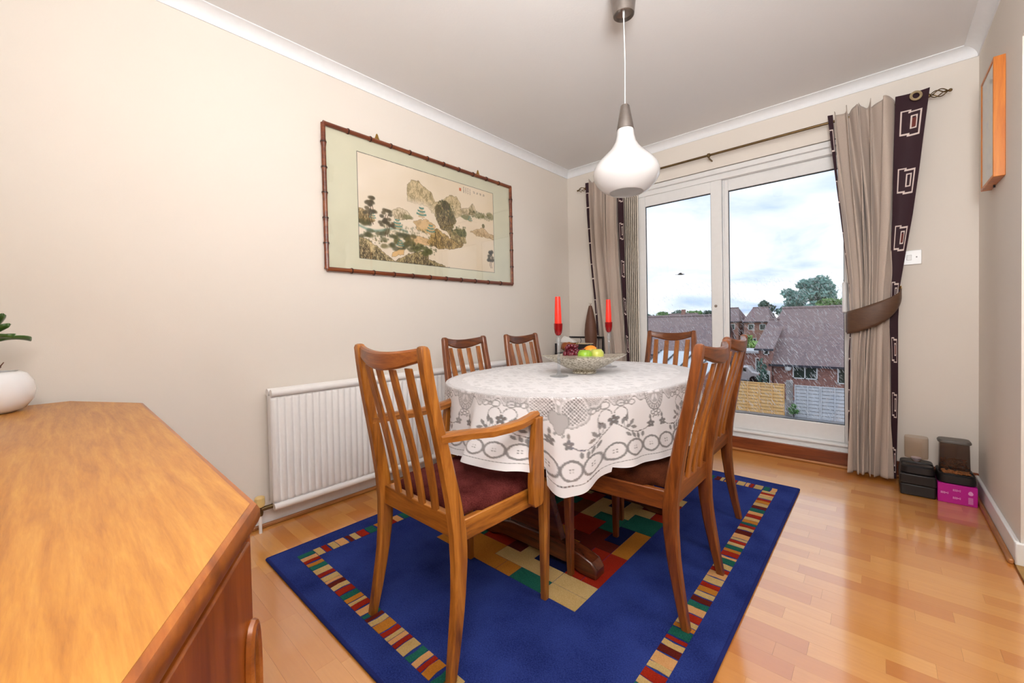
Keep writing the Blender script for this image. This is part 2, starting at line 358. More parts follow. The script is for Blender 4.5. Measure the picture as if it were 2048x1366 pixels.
# ------------------------------------------------------------------ radiator
rad = thing('radiator', 'white double-panel fluted radiator under the framed landscape painting', 'radiator', (0, 0, 0))
RY0, RY1 = -2.745, -.95
def rad_panel(x):
    P = []; n = 0; yv = RY0; pts = []
    pitch = .0333; k = int((RY1-RY0)/pitch)
    for i in range(k):
        a = RY0 + i*(RY1-RY0)/k; q = (RY1-RY0)/k
        pts += [(a, 0), (a+q*.12, 0.0), (a+q*.26, .0105), (a+q*.74, .0105), (a+q*.88, 0)]
    pts.append((RY1, 0))
    zs = [(.128, 0), (.15, 1), (.64, 1), (.66, 0)]
    P = np.array([[(x + w*d, y, z) for z, w in zs] for y, d in pts]); return P
for x, nm in ((.094, 'panel'), (.042, 'panel')):
    o = obj(nm, grid_mesh(nm, rad_panel(x)), RADW, rad); so = o.modifiers.new('thick', 'SOLIDIFY'); so.thickness = .003
    MB().tube([(x, RY0, .675), (x, RY1, .675)], .019, 14).build('tube', RADW, o)
    MB().tube([(x, RY0, .115), (x, RY1, .115)], .017, 14).build('tube', RADW, o)
MB().box(.05, .09, RY0-.002, RY0+.004, .13, .66).build('closing_strip', RADW, rad, bevel=.002)
for yb_ in (-2.4, -1.4): MB().box(.004, .04, yb_, yb_+.03, .2, .6).build('wall_bracket', RADW, rad)
va = MB().tube([(.07, -2.80, 0), (.07, -2.80, .085)], .0075, 12).build('pipe', RADW, rad)
vl = MB().lathe([(.0, .085), (.012, .085), (.015, .10), (.011, .118), (.012, .13), (0, .131)], 14, (.07, -2.80, 0)).tube([(.07, -2.80, .115), (.07, -2.745, .115)], .011, 12).build('valve_body', ANTIQ, rad)
MB().lathe([(0, .13), (.021, .13), (.024, .14), (.023, .172), (.018, .178), (0, .178)], 8, (.07, -2.80, 0)).build('valve_cap', plain('yellowed_plastic', L(226, 196, 130), .4), rad, bevel=.002)

# ------------------------------------------------------------------ light switch
sw = thing('fused_switch', 'white square switch plate on the wall right of the tied curtain', 'switch', (2.4525, 0, 1.338))
MB().box(-.043, .043, -.01, 0, -.043, .043).build('plate', UPVC, sw, bevel=.003)
MB().box(-.022, .0, -.014, -.009, -.016, .016).build('rocker', GLOSSW, sw, bevel=.002)
MB().box(.018, .024, -.011, -.009, -.003, .005).build('indicator', plain('dark_red_lens', L(70, 20, 20), .3), sw)

# ------------------------------------------------------------------ rug: blue field, striped border, patchwork middle
RX0, RX1, RY0_, RY1_ = .357, 1.962, -2.86, -.613
def pile(name, a, b, sc=260):
    m = NM(name).set(Roughness=.95, Specular_IOR_Level=.1); v = m.coord(); f = m.noise(v, sc, 3, .7); g = m.noise(v, 6, 3)
    m.color(m.ramp(m.math('ADD', m.math('MULTIPLY', f, .62), m.math('MULTIPLY', g, .38)), [(.36, a), (.64, b)])); m.bump(m.noise(v, 330, 3, .8), 1.0, .008); return m.m
RB = pile('rug_blue_pile', L(30, 44, 114), L(62, 82, 168)); RBI = pile('rug_binding', L(36, 44, 112), L(50, 62, 138), 500)
RC = {'y': pile('rug_cream_pile', L(214, 172, 102), L(240, 206, 142)), 'o': pile('rug_orange_pile', L(200, 120, 34), L(226, 150, 58)), 'r': pile('rug_red_pile', L(156, 30, 14), L(196, 52, 26)),
      'm': pile('rug_maroon_pile', L(90, 22, 16), L(128, 42, 30)), 't': pile('rug_teal_pile', L(22, 92, 76), L(50, 130, 110)), 'n': pile('rug_navy_pile', L(16, 22, 62), L(32, 42, 98)), 'b': pile('rug_brown_pile', L(110, 50, 22), L(142, 72, 36)), 'p': pile('rug_peach_pile', L(236, 166, 100), L(250, 194, 132))}
rug = thing('rug', 'blue rug with striped border and multicoloured patchwork centre under the dining table', 'rug', ((RX0+RX1)/2, (RY0_+RY1_)/2, 0))
rcx, rcy = rug.location.x, rug.location.y
def rl(x, y): return (x-rcx, y-rcy)
hx, hy = (RX1-RX0)/2, (RY1_-RY0_)/2
MB().box(-hx, hx, -hy, hy, 0, .011).build('blue_field', RB, rug, bevel=.003)
bd = MB()
for s_ in (-1, 1): bd.tube([(s_*hx, -hy, .0065), (s_*hx, hy, .0065)], .0065, 8); bd.tube([(-hx, s_*hy, .0065), (hx, s_*hy, .0065)], .0065, 8)
bd.build('bound_edge', RBI, rug)
r5 = random.Random(5)
seq = ['y', 'p', 'r', 'y', 't', 'p', 'r', 'o', 't', 'y', 'r', 'y', 'p', 'm', 'y', 'r', 't', 'o', 'y', 'r', 'p', 't', 'm', 'y', 'o', 'r']
def band(horizontal, c0, c1, e0, e1, ph):
    """stripes laid along one side; each stripe is a tuft piece with slightly wavy ends"""
    x = e0; k = ph
    while x < e1-.004:
        ln = min(r5.choice((.022, .028, .034, .04, .046)), e1-x)
        if e1-x-ln < .012: ln = e1-x
        a = [x+.0012+r5.uniform(0, .003), x+ln-.0012+r5.uniform(-.003, 0)]; sk = r5.uniform(-.005, .005)
        poly = [(a[0], c0), (a[1], c0), (a[1]+sk, (c0+c1)/2), (a[1]+sk*.3, c1), (a[0]+sk*.3, c1), (a[0]+sk, (c0+c1)/2)]
        if not horizontal: poly = [(q, p) for p, q in poly][::-1]
        MB().prism(poly, .009, .0125).build('border_stripe', RC[seq[k % len(seq)]], rug, smooth=0); x += ln; k += 1
o1, o2 = .088, .152
band(False, hx-o2, hx-o1, -hy+o2, hy-o2, 0); band(False, -hx+o1, -hx+o2, -hy+o2, hy-o2, 9); band(True, -hy+o1, -hy+o2, -hx+o1, hx-o1, 4); band(True, hy-o2, hy-o1, -hx+o1, hx-o1, 14)
# patchwork: polyomino blocks on a 10 x 14 grid, first row nearest the sideboard
PM = ["1AAAAB22CC", "1AAADDDDEE", "FFGGHDIIKJ", "FGGGHHIIKJ", "LLGMMNNOKJ", "LPPMMNOOOQ", "LPPRRSSOTQ", "UPVRRSSWTQ", "UUVXXYWWZZ", "aaVVXYYbZZ", "accddYebbf", "gcchdeebff", "gghhieejkf", "ggliiijjkk"]
PC = {'1': 'o', 'A': 'o', 'B': 'o', '2': 't', 'C': 'y', 'D': 'y', 'E': 'y', 'F': 't', 'G': 'r', 'H': 'm', 'I': 'n', 'K': 'r', 'J': 'r', 'L': 'n', 'M': 'b', 'N': 'o', 'O': 'm', 'P': 'y', 'Q': 'o', 'R': 'm', 'S': 'r', 'T': 'n', 'U': 'r', 'V': 't', 'W': 't', 'X': 'b', 'Y': 'y', 'Z': 't', 'a': 'o', 'b': 'y', 'c': 'm', 'd': 'r', 'e': 'n', 'f': 'r', 'g': 't', 'h': 'y', 'i': 'o', 'j': 'm', 'k': 'y', 'l': 'b'}
px0, py0, cwx, cwy = .780, -2.285, .0757, .0785
# split every letter region into connected blocks
done = set()
for j in range(14):
    for i in range(10):
        if (i, j) in done: continue
        ch = PM[j][i]; comp = []; st = [(i, j)]
        while st:
            a, b = st.pop()
            if (a, b) in done or not (0 <= a < 10 and 0 <= b < 14) or PM[b][a] != ch: continue
            done.add((a, b)); comp.append((a, b)); st += [(a+1, b), (a-1, b), (a, b+1), (a, b-1)]
        bm = bmesh.new()
        for a, b in comp:
            q = .0012
            l_, r_ = (q if (a-1, b) not in comp else 0), (q if (a+1, b) not in comp else 0); d_, u_ = (q if (a, b-1) not in comp else 0), (q if (a, b+1) not in comp else 0)
            x0, x1, y0, y1 = px0+a*cwx+l_-rcx, px0+(a+1)*cwx-r_-rcx, py0+b*cwy+d_-rcy, py0+(b+1)*cwy-u_-rcy
            vs_ = [bm.verts.new(p) for p in ((x0, y0, .0125), (x1, y0, .0125), (x1, y1, .0125), (x0, y1, .0125))]; bm.faces.new(vs_)
        bmesh.ops.remove_doubles(bm, verts=bm.verts, dist=.0004)
        ex = bmesh.ops.extrude_face_region(bm, geom=bm.faces[:]); bmesh.ops.translate(bm, verts=[v for v in ex['geom'] if isinstance(v, bmesh.types.BMVert)], vec=(0, 0, -.0035))
        bmesh.ops.recalc_face_normals(bm, faces=bm.faces)
        me = bpy.data.meshes.new('patch'); bm.to_mesh(me); bm.free(); obj('patch', me, RC[PC[ch]], rug)
RUGZ = .0125

# ------------------------------------------------------------------ dining chairs
def fabric(name, a, b):
    m = NM(name).set(Roughness=.95, Specular_IOR_Level=.05); v = m.coord(); m.color(m.ramp(m.math('ADD', m.math('MULTIPLY', m.noise(v, 260, 3, .8), .5), m.math('MULTIPLY', m.noise(v, 16, 4), .5)), [(.36, a), (.64, b)])); m.bump(m.noise(v, 300, 3, .8), 1, .006); return m.m
MAROON = fabric('maroon_velvet_pad', L(72, 26, 26), L(128, 62, 58)); BROWNV = fabric('brown_velvet_pad', L(62, 28, 16), L(106, 56, 34))
QP = [(0, .05), (.1, .03), (.2, .012), (.3, .002), (.38, 0), (.48, .012), (.6, .034), (.7, .055), (.8, .074), (.88, .086), (.95, .094)]
DP = [(0, .013), (.2, .019), (.36, .0245), (.46, .022), (.7, .0165), (.92, .0145)]       # half depth of the rear post
def oct8(cx, cy, z, wx, wy, c=.28):
    a, b = wx*(1-c), wy*(1-c)
    return [(cx-wx, cy-b, z), (cx-a, cy-wy, z), (cx+a, cy-wy, z), (cx+wx, cy-b, z), (cx+wx, cy+b, z), (cx+a, cy+wy, z), (cx-a, cy+wy, z), (cx-wx, cy+b, z)]
def make_chair(name, label, carver, pad, group=None):
    ft, tp, ht = (.2235, .187, .928) if carver else (.205, .168, .908)
    t = thing(name, label, 'chair', group=group); RY = -.19; WZ, WX, WY, WXD, SLT = (globals()[q] for q in (('WZ', 'WX', 'WY', 'WXD', 'WZ') if carver else ('WZ2', 'WX2', 'WY2', 'WXD2', 'SLT2')))
    def xo(z): return ft + (tp-ft)*z/ht
    for s in (-1, 1):                                        # rear leg and back post in one curved piece
        zs = list(np.linspace(0, ht-.012, 22)); rings = []
        for z in zs: rings.append(oct8(s*(xo(z)-.0155), RY-interp(QP, z), z, .0155 if z > .1 else .0125+.03*z, interp(DP, z)))
        z = ht-.003; rings.append(oct8(s*(xo(z)-.0155), RY-interp(QP, z), z, .012, .011)); z = ht; rings.append(oct8(s*(xo(z)-.0155), RY-interp(QP, z), z, .006, .006))
        MB().loft(rings).build('leg', WZ, t)
    fx = .2 if carver else .188; FYc = .20
    for s in (-1, 1):
        rings = [oct8(s*(fx-.004), FYc, 0, .0115, .0115), oct8(s*fx, FYc, .25, .0155, .0155), oct8(s*fx, FYc, .428, .0185, .0185)]
        MB().loft(rings).build('leg', WZ, t)
    # top rail: bowed backwards, deeper in the middle
    xe = xo(ht)-.031; rings = []
    for u in np.linspace(-1, 1, 17):
        x = u*xe; dep = .026*(1-u*u); yc = RY-interp(QP, ht-.03)-dep; top = ht-.006-.013*(1-u*u); bot = ht-.045-.028*(1-u*u)**1.2; ya = .0105
        rings.append([(x, yc-ya*.6, top), (x, yc+ya*.6, top), (x, yc+ya, top-.006), (x, yc+ya, bot+.005), (x, yc+ya*.6, bot), (x, yc-ya*.6, bot), (x, yc-ya, bot+.005), (x, yc-ya, top-.006)])
    MB().loft(rings).build('top_rail', WXD, t)
    # four slats
    for i in range(4):
        u = (i-1.5)/1.5; rings = []
        for k in range(13):
            f = k/12; z = .425 + f*(ht-.05-.022*(1-(u*.62)**2)-.425); x = u*(.098 + .012*f); hw = .0145+.002*math.sin(f*3.14)
            y = RY-interp(QP, z)*1.0-.02*f*(1-(u*.62)**2) + .006*math.sin(f*3.14)
            rings.append([(x-hw, y-.005, z), (x+hw, y-.005, z), (x+hw, y+.005, z), (x-hw, y+.005, z)])
        MB().loft(rings).build('slat', SLT, t, bevel=.002)
    MB().box(-xo(.4)+.028, xo(.4)-.028, RY-.011, RY+.013, .372, .436).build('seat_rail', WX, t, bevel=.003)
    MB().box(-fx+.016, fx-.016, FYc-.014, FYc+.010, .365, .424).build('seat_rail', WX, t, bevel=.003)
    for s in (-1, 1):
        a, b = Vector((s*(xo(.4)-.016), RY+.015, 0)), Vector((s*fx, FYc-.015, 0)); rings = []
        for p in (a, b): rings.append([(p.x-.011, p.y, .362), (p.x+.011, p.y, .362), (p.x+.011, p.y, .424), (p.x-.011, p.y, .424)])
        MB().loft(rings).build('seat_rail', WY, t, bevel=.003)
    # upholstered seat pad
    n = 22; g = np.zeros((n, n, 3)); wf, wr_ = fx+.004, xo(.4)-.012
    for i in range(n):
        for j in range(n):
            u, w = -1+2*i/(n-1), -1+2*j/(n-1); wd_ = wr_+(wf-wr_)*(w+1)/2
            if w < -.62: wd_ = min(wd_, xo(.4)-.034)
            e = (1-abs(u)**8)*(1-abs(w)**8)
            g[i, j] = (u*wd_, RY+.018+(w+1)/2*(FYc+.012-RY-.018), .424 + .034*max(e, 0)**.45 + .012*(1-u*u)*(1-w*w) + .0022*mnoise.noise(Vector((i*.6, j*.6, 3.1))))
    bot = g.copy(); bot[:, :, 2] = .421
    o = obj('seat_pad', grid_mesh('seat_pad', g), pad, t); so = o.modifiers.new('thick', 'SOLIDIFY'); so.thickness = .006
    if carver:
        for s in (-1, 1):
            path = [(-.19-.055, .672, .0), (-.14, .664, .018), (-.07, .656, .03), (0, .655, .037), (.06, .657, .04), (.11, .664, .038), (.148, .672, .034)]
            rings = []
            for (yq, zq, oq) in path:
                x = s*(xo(.66)-.016+oq*.9); rings.append([(x-.017, yq, zq-.013), (x+.017, yq, zq-.013), (x+.019, yq, zq+.004), (x+.010, yq, zq+.013), (x-.010, yq, zq+.013), (x-.019, yq, zq+.004)])
            MB().loft(rings).build('armrest', WY, t)
            xs = s*(fx+.031); rings = []
            for z, w, yq in ((.372, .016, .118), (.385, .027, .118), (.45, .031, .12), (.55, .027, .124), (.63, .02, .129), (.668, .018, .133)):
                rings.append([(xs-.0125, yq-w, z), (xs+.0125, yq-w, z), (xs+.0125, yq+w, z), (xs-.0125, yq+w, z)])
            MB().loft(rings).build('arm_support', WZ, t, bevel=.003)
    return t
ca = make_chair('carver_chair', 'teak carver dining chair with armrests and maroon velvet seat, nearest the sideboard', True, MAROON); ca.location = (1.221, -2.495, RUGZ)
GR = 'teak dining chairs without arms'
def side_chair(src, loc, deg, label):
    o = make_chair('dining_chair', label, False, BROWNV, GR) if src is None else copy_tree(src)
    o['label'] = label; o.location = (loc[0], loc[1], RUGZ if len(loc) < 3 else loc[2]); o.rotation_euler = (0, 0, math.radians(deg)); return o
cb_ = side_chair(None, (1.61, -1.935), 90, 'armless teak dining chair at the right of the table, nearest the camera')
side_chair(cb_, (1.553, -1.405), 90.5, 'armless teak dining chair at the right of the table, half hidden behind another')
side_chair(cb_, (1.222, -.83), 180, 'armless teak dining chair at the far table end before the glass door')
side_chair(cb_, (.735, -1.80), -90, 'armless teak dining chair by the radiator, left one of the two')
side_chair(cb_, (.735, -1.28), -90, 'armless teak dining chair by the radiator, right one of the two')

# ------------------------------------------------------------------ dining table
TX, TY, TA, TB, TE = 1.2, -1.73, .52, .667, 2.25
def sup(th, a, b, e=TE):
    c, s = math.cos(th), math.sin(th); return (math.copysign(abs(c)**(2/e), c)*a, math.copysign(abs(s)**(2/e), s)*b)
tb = thing('dining_table', 'oval dark wood dining table on trestle feet under the lace cloth', 'table', (TX, TY, RUGZ))
TZ = .738-RUGZ
rings = []
for f, z in ((.985, TZ-.026), (1, TZ-.02), (1, TZ-.006), (.99, TZ)): rings.append([(p[0]*f*.992, p[1]*f*.992, z) for p in (sup(2*math.pi*k/96, TA, TB) for k in range(96))])
MB().loft(rings).build('tabletop', TABLEW, tb)
MB().box(-.30, .30, -.44, .44, TZ-.075, TZ-.026).build('apron', TABLEW, tb, bevel=.004)
for s in (-1, 1):
    yc = s*.335
    MB().loft([[(-.15, yc-.016, .07), (.15, yc-.016, .07), (.15, yc+.016, .07), (-.15, yc+.016, .07)], [(-.09, yc-.016, .25), (.09, yc-.016, .25), (.09, yc+.016, .25), (-.09, yc+.016, .25)], [(-.13, yc-.016, TZ-.07), (.13, yc-.016, TZ-.07), (.13, yc+.016, TZ-.07), (-.13, yc+.016, TZ-.07)]]).build('trestle', TABLEW, tb, bevel=.004)
    fp = [(-.31, 0), (-.31, .035), (-.29, .062), (-.24, .078), (-.12, .098), (.12, .098), (.24, .078), (.29, .062), (.31, .035), (.31, 0), (.24, 0), (.18, .018), (-.18, .018), (-.24, 0)]
    MB().loft([[(x, yc-.034, z) for x, z in fp], [(x, yc+.034, z) for x, z in fp]]).build('foot', TABLEW, tb, bevel=.008, seg=3)
MB().box(-.02, .02, -.33, .33, .2, .29).build('stretcher', TABLEW, tb, bevel=.004)

# ------------------------------------------------------------------ lace tablecloth
class Ras:                                            # raster of lace openness over (distance along the hem, distance from the hem)
    def __init__(s, w, h, res, wrap=True): s.res, s.w, s.h, s.wrap = res, w, h, wrap; s.a = np.zeros((int(round(w/res)), int(round(h/res))), np.float32); s.nx, s.ny = s.a.shape
    def reg(s, x, y, r):
        i0, i1, j0, j1 = int((x-r)/s.res)-1, int((x+r)/s.res)+2, max(int((y-r)/s.res)-1, 0), min(int((y+r)/s.res)+2, s.ny)
        I = np.arange(i0, i1); J = np.arange(j0, max(j1, j0)); X, Y = np.meshgrid((I+.5)*s.res-x, (J+.5)*s.res-y, indexing='ij'); return I % s.nx, J, X, Y
    def put(s, I, J, mask, val):
        if len(J) == 0: return
        sub = s.a[np.ix_(I, J)]; s.a[np.ix_(I, J)] = np.where(mask, val if np.isscalar(val) else val, sub)
    def disc(s, x, y, r, val): I, J, X, Y = s.reg(x, y, r); s.put(I, J, X*X+Y*Y < r*r, val)
    def ell(s, x, y, a, b, ang, val):
        I, J, X, Y = s.reg(x, y, max(a, b)); c, q = math.cos(ang), math.sin(ang); U, V = X*c+Y*q, -X*q+Y*c; s.put(I, J, (U/a)**2+(V/b)**2 < 1, val)
    def ring(s, x, y, a, b, w, val):
        I, J, X, Y = s.reg(x, y, max(a, b)); m1 = (X/a)**2+(Y/b)**2 < 1; m2 = (X/(a-w))**2+(Y/(b-w))**2 < 1; s.put(I, J, m1 & ~m2, val)
    def leaf(s, x, y, ln, wd, ang, val=.8):
        I, J, X, Y = s.reg(x, y, ln); c, q = math.cos(ang), math.sin(ang); U, V = X*c+Y*q, -X*q+Y*c
        s.put(I, J, (np.abs(V) < wd*(1-(U/ln)**2)) & (np.abs(U) < ln), val)
    def line(s, pts, w, val, dash=None):
        acc = 0
        for (x0, y0), (x1, y1) in zip(pts[:-1], pts[1:]):
            d = math.hypot(x1-x0, y1-y0); k = max(1, int(d/(w*.6)))
            for i in range(k):
                acc += d/k
                if dash and (acc % dash) > dash*.6: continue
                s.disc(x0+(x1-x0)*i/k, y0+(y1-y0)*i/k, w, val)
NTH = 1300; dense = np.array([sup(t, TA, TB) for t in np.linspace(0, 2*np.pi, 8001)]); cum = np.concatenate([[0], np.cumsum(np.hypot(*np.diff(dense, axis=0).T))]); PER = cum[-1]
so_ = np.linspace(0, PER, NTH+1)[:-1]; BX, BY = np.interp(so_, cum, dense[:, 0]), np.interp(so_, cum, dense[:, 1])
tx, ty = np.gradient(np.concatenate([BX[-3:], BX, BX[:3]]))[3:-3], np.gradient(np.concatenate([BY[-3:], BY, BY[:3]]))[3:-3]; ln_ = np.hypot(tx, ty); NX, NY = ty/ln_, -tx/ln_
def csm(a, sg):
    k = np.exp(-.5*(np.arange(-int(4*sg), int(4*sg)+1)/sg)**2); k /= k.sum(); n = len(k)//2; return np.convolve(np.concatenate([a[-n:], a, a[:n]]), k, 'valid')
gx, gy = BX+TX, BY+TY
sp_ = (so_-so_[np.argmin((gx-1.50)**2+(gy+2.31)**2)]) % PER      # pattern starts at the near corner
drop = np.full(NTH, .345); flare = np.full(NTH, .045)
seats = [(1.221, -2.495, .215, .245), (1.61, -1.935, .235, .215), (1.553, -1.405, .235, .215), (1.222, -.83, .2, .24), (.735, -1.8, .235, .215), (.735, -1.28, .235, .215)]
for k, (cx, cy, ax, ay) in enumerate(seats):
    ins = (np.abs(gx-cx) < ax+.03) & (np.abs(gy-cy) < ay+(.03 if abs(cy+1.6) < .5 else .15)); drop[ins] = .262 if k else .265; flare[ins] = .03 if k else np.where(gx[ins] > 1.19, .105, .035)
for ax in (1.221-.235, 1.221+.235):
    w = np.exp(-((gx-ax)/.03)**2)*(gy < -2.2); flare = flare*(1-w) - .012*w
drop = csm(drop, 9); flare = csm(flare, 5)
th = so_/PER*2*np.pi
fold = .5*np.sin(17*th+.6)+.35*np.sin(29*th+2.1)+.3*np.sin(11*th+4)
corner = np.clip((drop-.262)/.07, 0, 1); famp = .010+.019*corner
HM = .42                                             # pattern height, measured up from the hem
ras = Ras(PER, HM, .002)
NM_ = 10; per = PER/NM_
def hh(d): return d                                   # d = distance above the hem
for k in range(NM_):
    c = (k+.5)*per
    # chain of rings with a four-hole centre, dotted line, plain hem
    # floral sprig
    for sx in (-1, 1):
        X = lambda q: c+sx*q
        st = [(.006, .205), (.03, .185), (.06, .163), (.095, .152), (.13, .158), (.148, .17)]
        ras.line([(X(a), b) for a, b in st], .0021, .9, .007)
        for a, b, l_, an in ((.035, .212, .013, 1.2), (.05, .222, .014, 1.35), (.07, .2, .013, .9), (.055, .187, .010, .3), (.078, .178, .012, -.2), (.075, .143, .012, -1.1), (.095, .135, .012, -1.4), (.118, .138, .011, -1.7), (.052, .15, .012, -.7)):
            ras.leaf(X(a), b, l_*1.28, .0072, an*sx if sx > 0 else math.pi-an, .8)
        ras.line([(X(a), b) for a, b in ((.05, .17), (.052, .2), (.05, .222))], .0011, .85, .005); ras.line([(X(a), b) for a, b in ((.04, .18), (.037, .2), (.035, .212))], .0011, .85, .005)
        ras.line([(X(.004+.026*(1-math.cos(t))), .246+.026*math.sin(t)) for t in np.linspace(.2, 4.6, 24)], .0019, .9, .0055)
        if sx > 0 or True:
            fxx, fy = X(.16), .178
            for q in range(5): ras.ell(fxx+.0105*math.cos(q*1.2566+.3), fy+.0105*math.sin(q*1.2566+.3), .0088, .0066, q*1.2566+.3, .85)
            ras.disc(fxx, fy, .0028, .2); ras.leaf(fxx, fy+.03, .013, .006, 1.57, .8); ras.leaf(fxx+.017*sx, fy+.03, .009, .004, .8, .7)
    for q in range(5): ras.ell(c+.0125*math.cos(q*1.2566+1.57), .222+.0125*math.sin(q*1.2566+1.57), .0105, .0078, q*1.2566+1.57, .88)
    ras.disc(c, .222, .003, .2)
nr = int(round(PER/.0765)); rp = PER/nr
for k in range(nr):
    x = (k+.5)*rp; ras.ring(x, .088, rp*.53, .038, .0085, .8)
    for a, b in ((-.005, .005), (.005, .005), (-.005, -.005), (.005, -.005)): ras.disc(x+a, .088+b, .0024, .95)
ras.line([(x, .036) for x in np.arange(0, PER, .004)], .0013, .9, .006)
# openwork band above the sprigs: shells of diamond lattice, medallions, scrolls and a filet ground
GXr, GYr = np.meshgrid((np.arange(ras.nx)+.5)*.002, (np.arange(ras.ny)+.5)*.002, indexing='ij')
lat = ((((GXr+GYr) % .013) < .0032) | (((GXr-GYr) % .013) < .0032)); chk = (((GXr % .0075) < .0038) ^ ((GYr % .0075) < .0038))
edge = .292+.012*np.sin(GXr/per*2*np.pi*3)+.008*np.sin(GXr/per*2*np.pi*7+1)
ground = (GYr > edge); ras.a = np.where(ground, np.where(chk, .75, .12), ras.a); ras.a = np.where(np.abs(GYr-edge) < .0022, .75, ras.a); ras.a = np.where((GYr > edge+.002) & (GYr < edge+.014), .22, ras.a)
for k in range(NM_):
    b = k*per
    if k % 2 == 0:
        for s in (-1, 1):
            I, J, X, Y = ras.reg(b+s*.055, .292, .075); e = (X/.046)**2+((Y-.004*np.sin(X*90))/.047)**2
            ras.put(I, J, e < 1.42, .35); ras.put(I, J, (e < 1.5) & (e > 1.4), .8); ras.put(I, J, (e < 1.1) & (e > .95), .0)
            ras.put(I, J, e < .95, np.where(lat[np.ix_(I, J)], 0.0, .88))
        I, J, X, Y = ras.reg(b, .25, .05); e = ((np.abs(X)-.013)/.02)**2+((Y-.008)/.024)**2; e2 = (X/.018)**2+((Y+.014)/.024)**2; mm = (np.minimum(e, e2) < 1); m3 = (np.minimum(e, e2) < 1.3) & ~mm
        ras.put(I, J, mm, .5); ras.put(I, J, m3, .75); ras.disc(b, .318, .008, 0.0); ras.disc(b-.022, .335, .006, 0.0); ras.disc(b+.022, .335, .006, 0.0)
    else:
        I, J, X, Y = ras.reg(b, .325, .11); e = np.sqrt((X/.052)**2+(Y/.092)**2)
        ras.put(I, J, e < 1, .15); ras.put(I, J, (e < 1) & (e > .93), .8); ras.put(I, J, (e < .72) & (e > .66), .75); ras.put(I, J, (e < .9) & (e > .76) & ((np.arctan2(Y, X)*9 % 1.6) > .7), .7); ras.put(I, J, e < .6, .5)
        for q in range(6): ras.ell(b+.02*math.cos(q*1.047), .318+.028*math.sin(q*1.047), .014, .007, math.atan2(.028*math.sin(q*1.047), .02*math.cos(q*1.047)), .08)
        for q in range(3): ras.ring(b+(q-1)*.016, .226-.008*(q == 1), .011, .011, .004, .75)
    for s in (-1, 1):
        for f, r_ in ((.3, .017), (.42, .02), (.36, .012)):
            ras.ring(b+s*f*per, .288, r_, r_*.8, .005, .7)
ra = ras.a.copy()
for ax in (0, 1): ra = (np.roll(ra, 1, ax)+2*ra+np.roll(ra, -1, ax))/4 if ax == 0 else ra
def lace_edge(s, h):
    i = np.clip((s/.002).astype(int), 0, ras.nx-1); j = np.clip((h/.002).astype(int), 0, ras.ny-1); return ra[i, j]
NT, NS = 95, 118
tcloth = TZ+RUGZ+.0035
fr_ = 1-np.linspace(0, 1, NT)[::-1]**1.0; P = np.zeros((NTH+1, NT+NS, 3)); LA = np.zeros((NTH+1, NT+NS))
def topl(x, y):                                       # all-over lace of the table top
    a = .5+.5*np.sin(x*62+1.6*np.sin(y*23))*np.sin(y*74+1.4*np.sin(x*31)); b = (np.sin(x*210)*np.sin(y*260) > .35); c = np.abs(np.sin(x*21+2*np.sin(y*9)))*np.abs(np.sin(y*17+1.5*np.sin(x*13)))
    return np.clip(.02+.26*(a > .72)+.22*b*(c > .45)+.16*((a > .30) & (a < .36)), 0, .6)
edist = .02+.0*BX
for j in range(NT):
    f = j/(NT-1); f = f**.8; x, y = BX*f, BY*f; z = tcloth + .0012*np.sin(x*33+y*21)*np.sin(y*27-x*9)
    rr_ = np.hypot(BX, BY)*(1-f); P[:NTH, j] = np.stack([gx*0+TX+x, TY+y, z], -1)
    h = np.maximum(drop, .328)+rr_; LA[:NTH, j] = np.where(h < HM-.006, lace_edge(sp_, np.minimum(h, HM-.004)), topl(x, y))*np.where(rr_ > .012, np.where(h < HM-.006, .42, .62), .8)
for j in range(NS):
    q = (j+1)/NS; d = drop*q; bend = np.minimum(d, .012)
    wob = fold*famp*np.clip((q-.08)/.92, 0, 1)**1.15
    dip = np.exp(-(((gx-1.597)**2+(gy+2.21)**2)/.055**2))*q**1.4
    wob = wob-.045*dip
    out = .004*np.sin(np.minimum(d/.012, 1)*np.pi/2) + flare*q**1.25 + wob
    shrink = np.abs(flare)*.35*q*q + .25*np.abs(wob)*q + .022*dip
    z = tcloth - np.maximum(d-.004, 0) + shrink
    x, y = gx+NX*out, gy+NY*out
    P[:NTH, NT+j] = np.stack([x, y, z], -1); LA[:NTH, NT+j] = lace_edge(sp_, np.clip(np.maximum(drop, .328)*(1-q), 0, HM))
# where the cloth meets a seat it lies on the pad
for k, (cx, cy, ax, ay) in enumerate(seats):
    ins = (np.abs(P[..., 0]-cx) < ax+.03) & (np.abs(P[..., 1]-cy) < ay+.03); P[..., 2] = np.where(ins, np.maximum(P[..., 2], .486+RUGZ), P[..., 2])
P[NTH] = P[0]; LA[NTH] = LA[0]
cm = grid_mesh('tablecloth', P); at_ = cm.attributes.new('lace', 'FLOAT', 'POINT'); at_.data.foreach_set('value', LA.ravel().astype(np.float32))
m = NM('white_lace').set(Roughness=.9, Specular_IOR_Level=.15); m.color(L(240, 238, 240)); v = m.coord(); m.bump(m.noise(v, 700, 2), .3, .001)
at2 = m.n('ShaderNodeAttribute', attribute_name='lace'); trn = m.n('ShaderNodeBsdfTransparent'); tl = m.n('ShaderNodeBsdfTranslucent'); tl.inputs[0].default_value = L(236, 232, 232)
m1 = m.n('ShaderNodeMixShader'); m1.inputs[0].default_value = .18; m.l(m.b.outputs[0], m1.inputs[1]); m.l(tl.outputs[0], m1.inputs[2])
mx = m.n('ShaderNodeMixShader'); m.l(m.math('MULTIPLY', at2.outputs['Fac'], .84, True), mx.inputs[0]); m.l(m1.outputs[0], mx.inputs[1]); m.l(trn.outputs[0], mx.inputs[2]); m.l(mx.outputs[0], m.out.inputs[0])
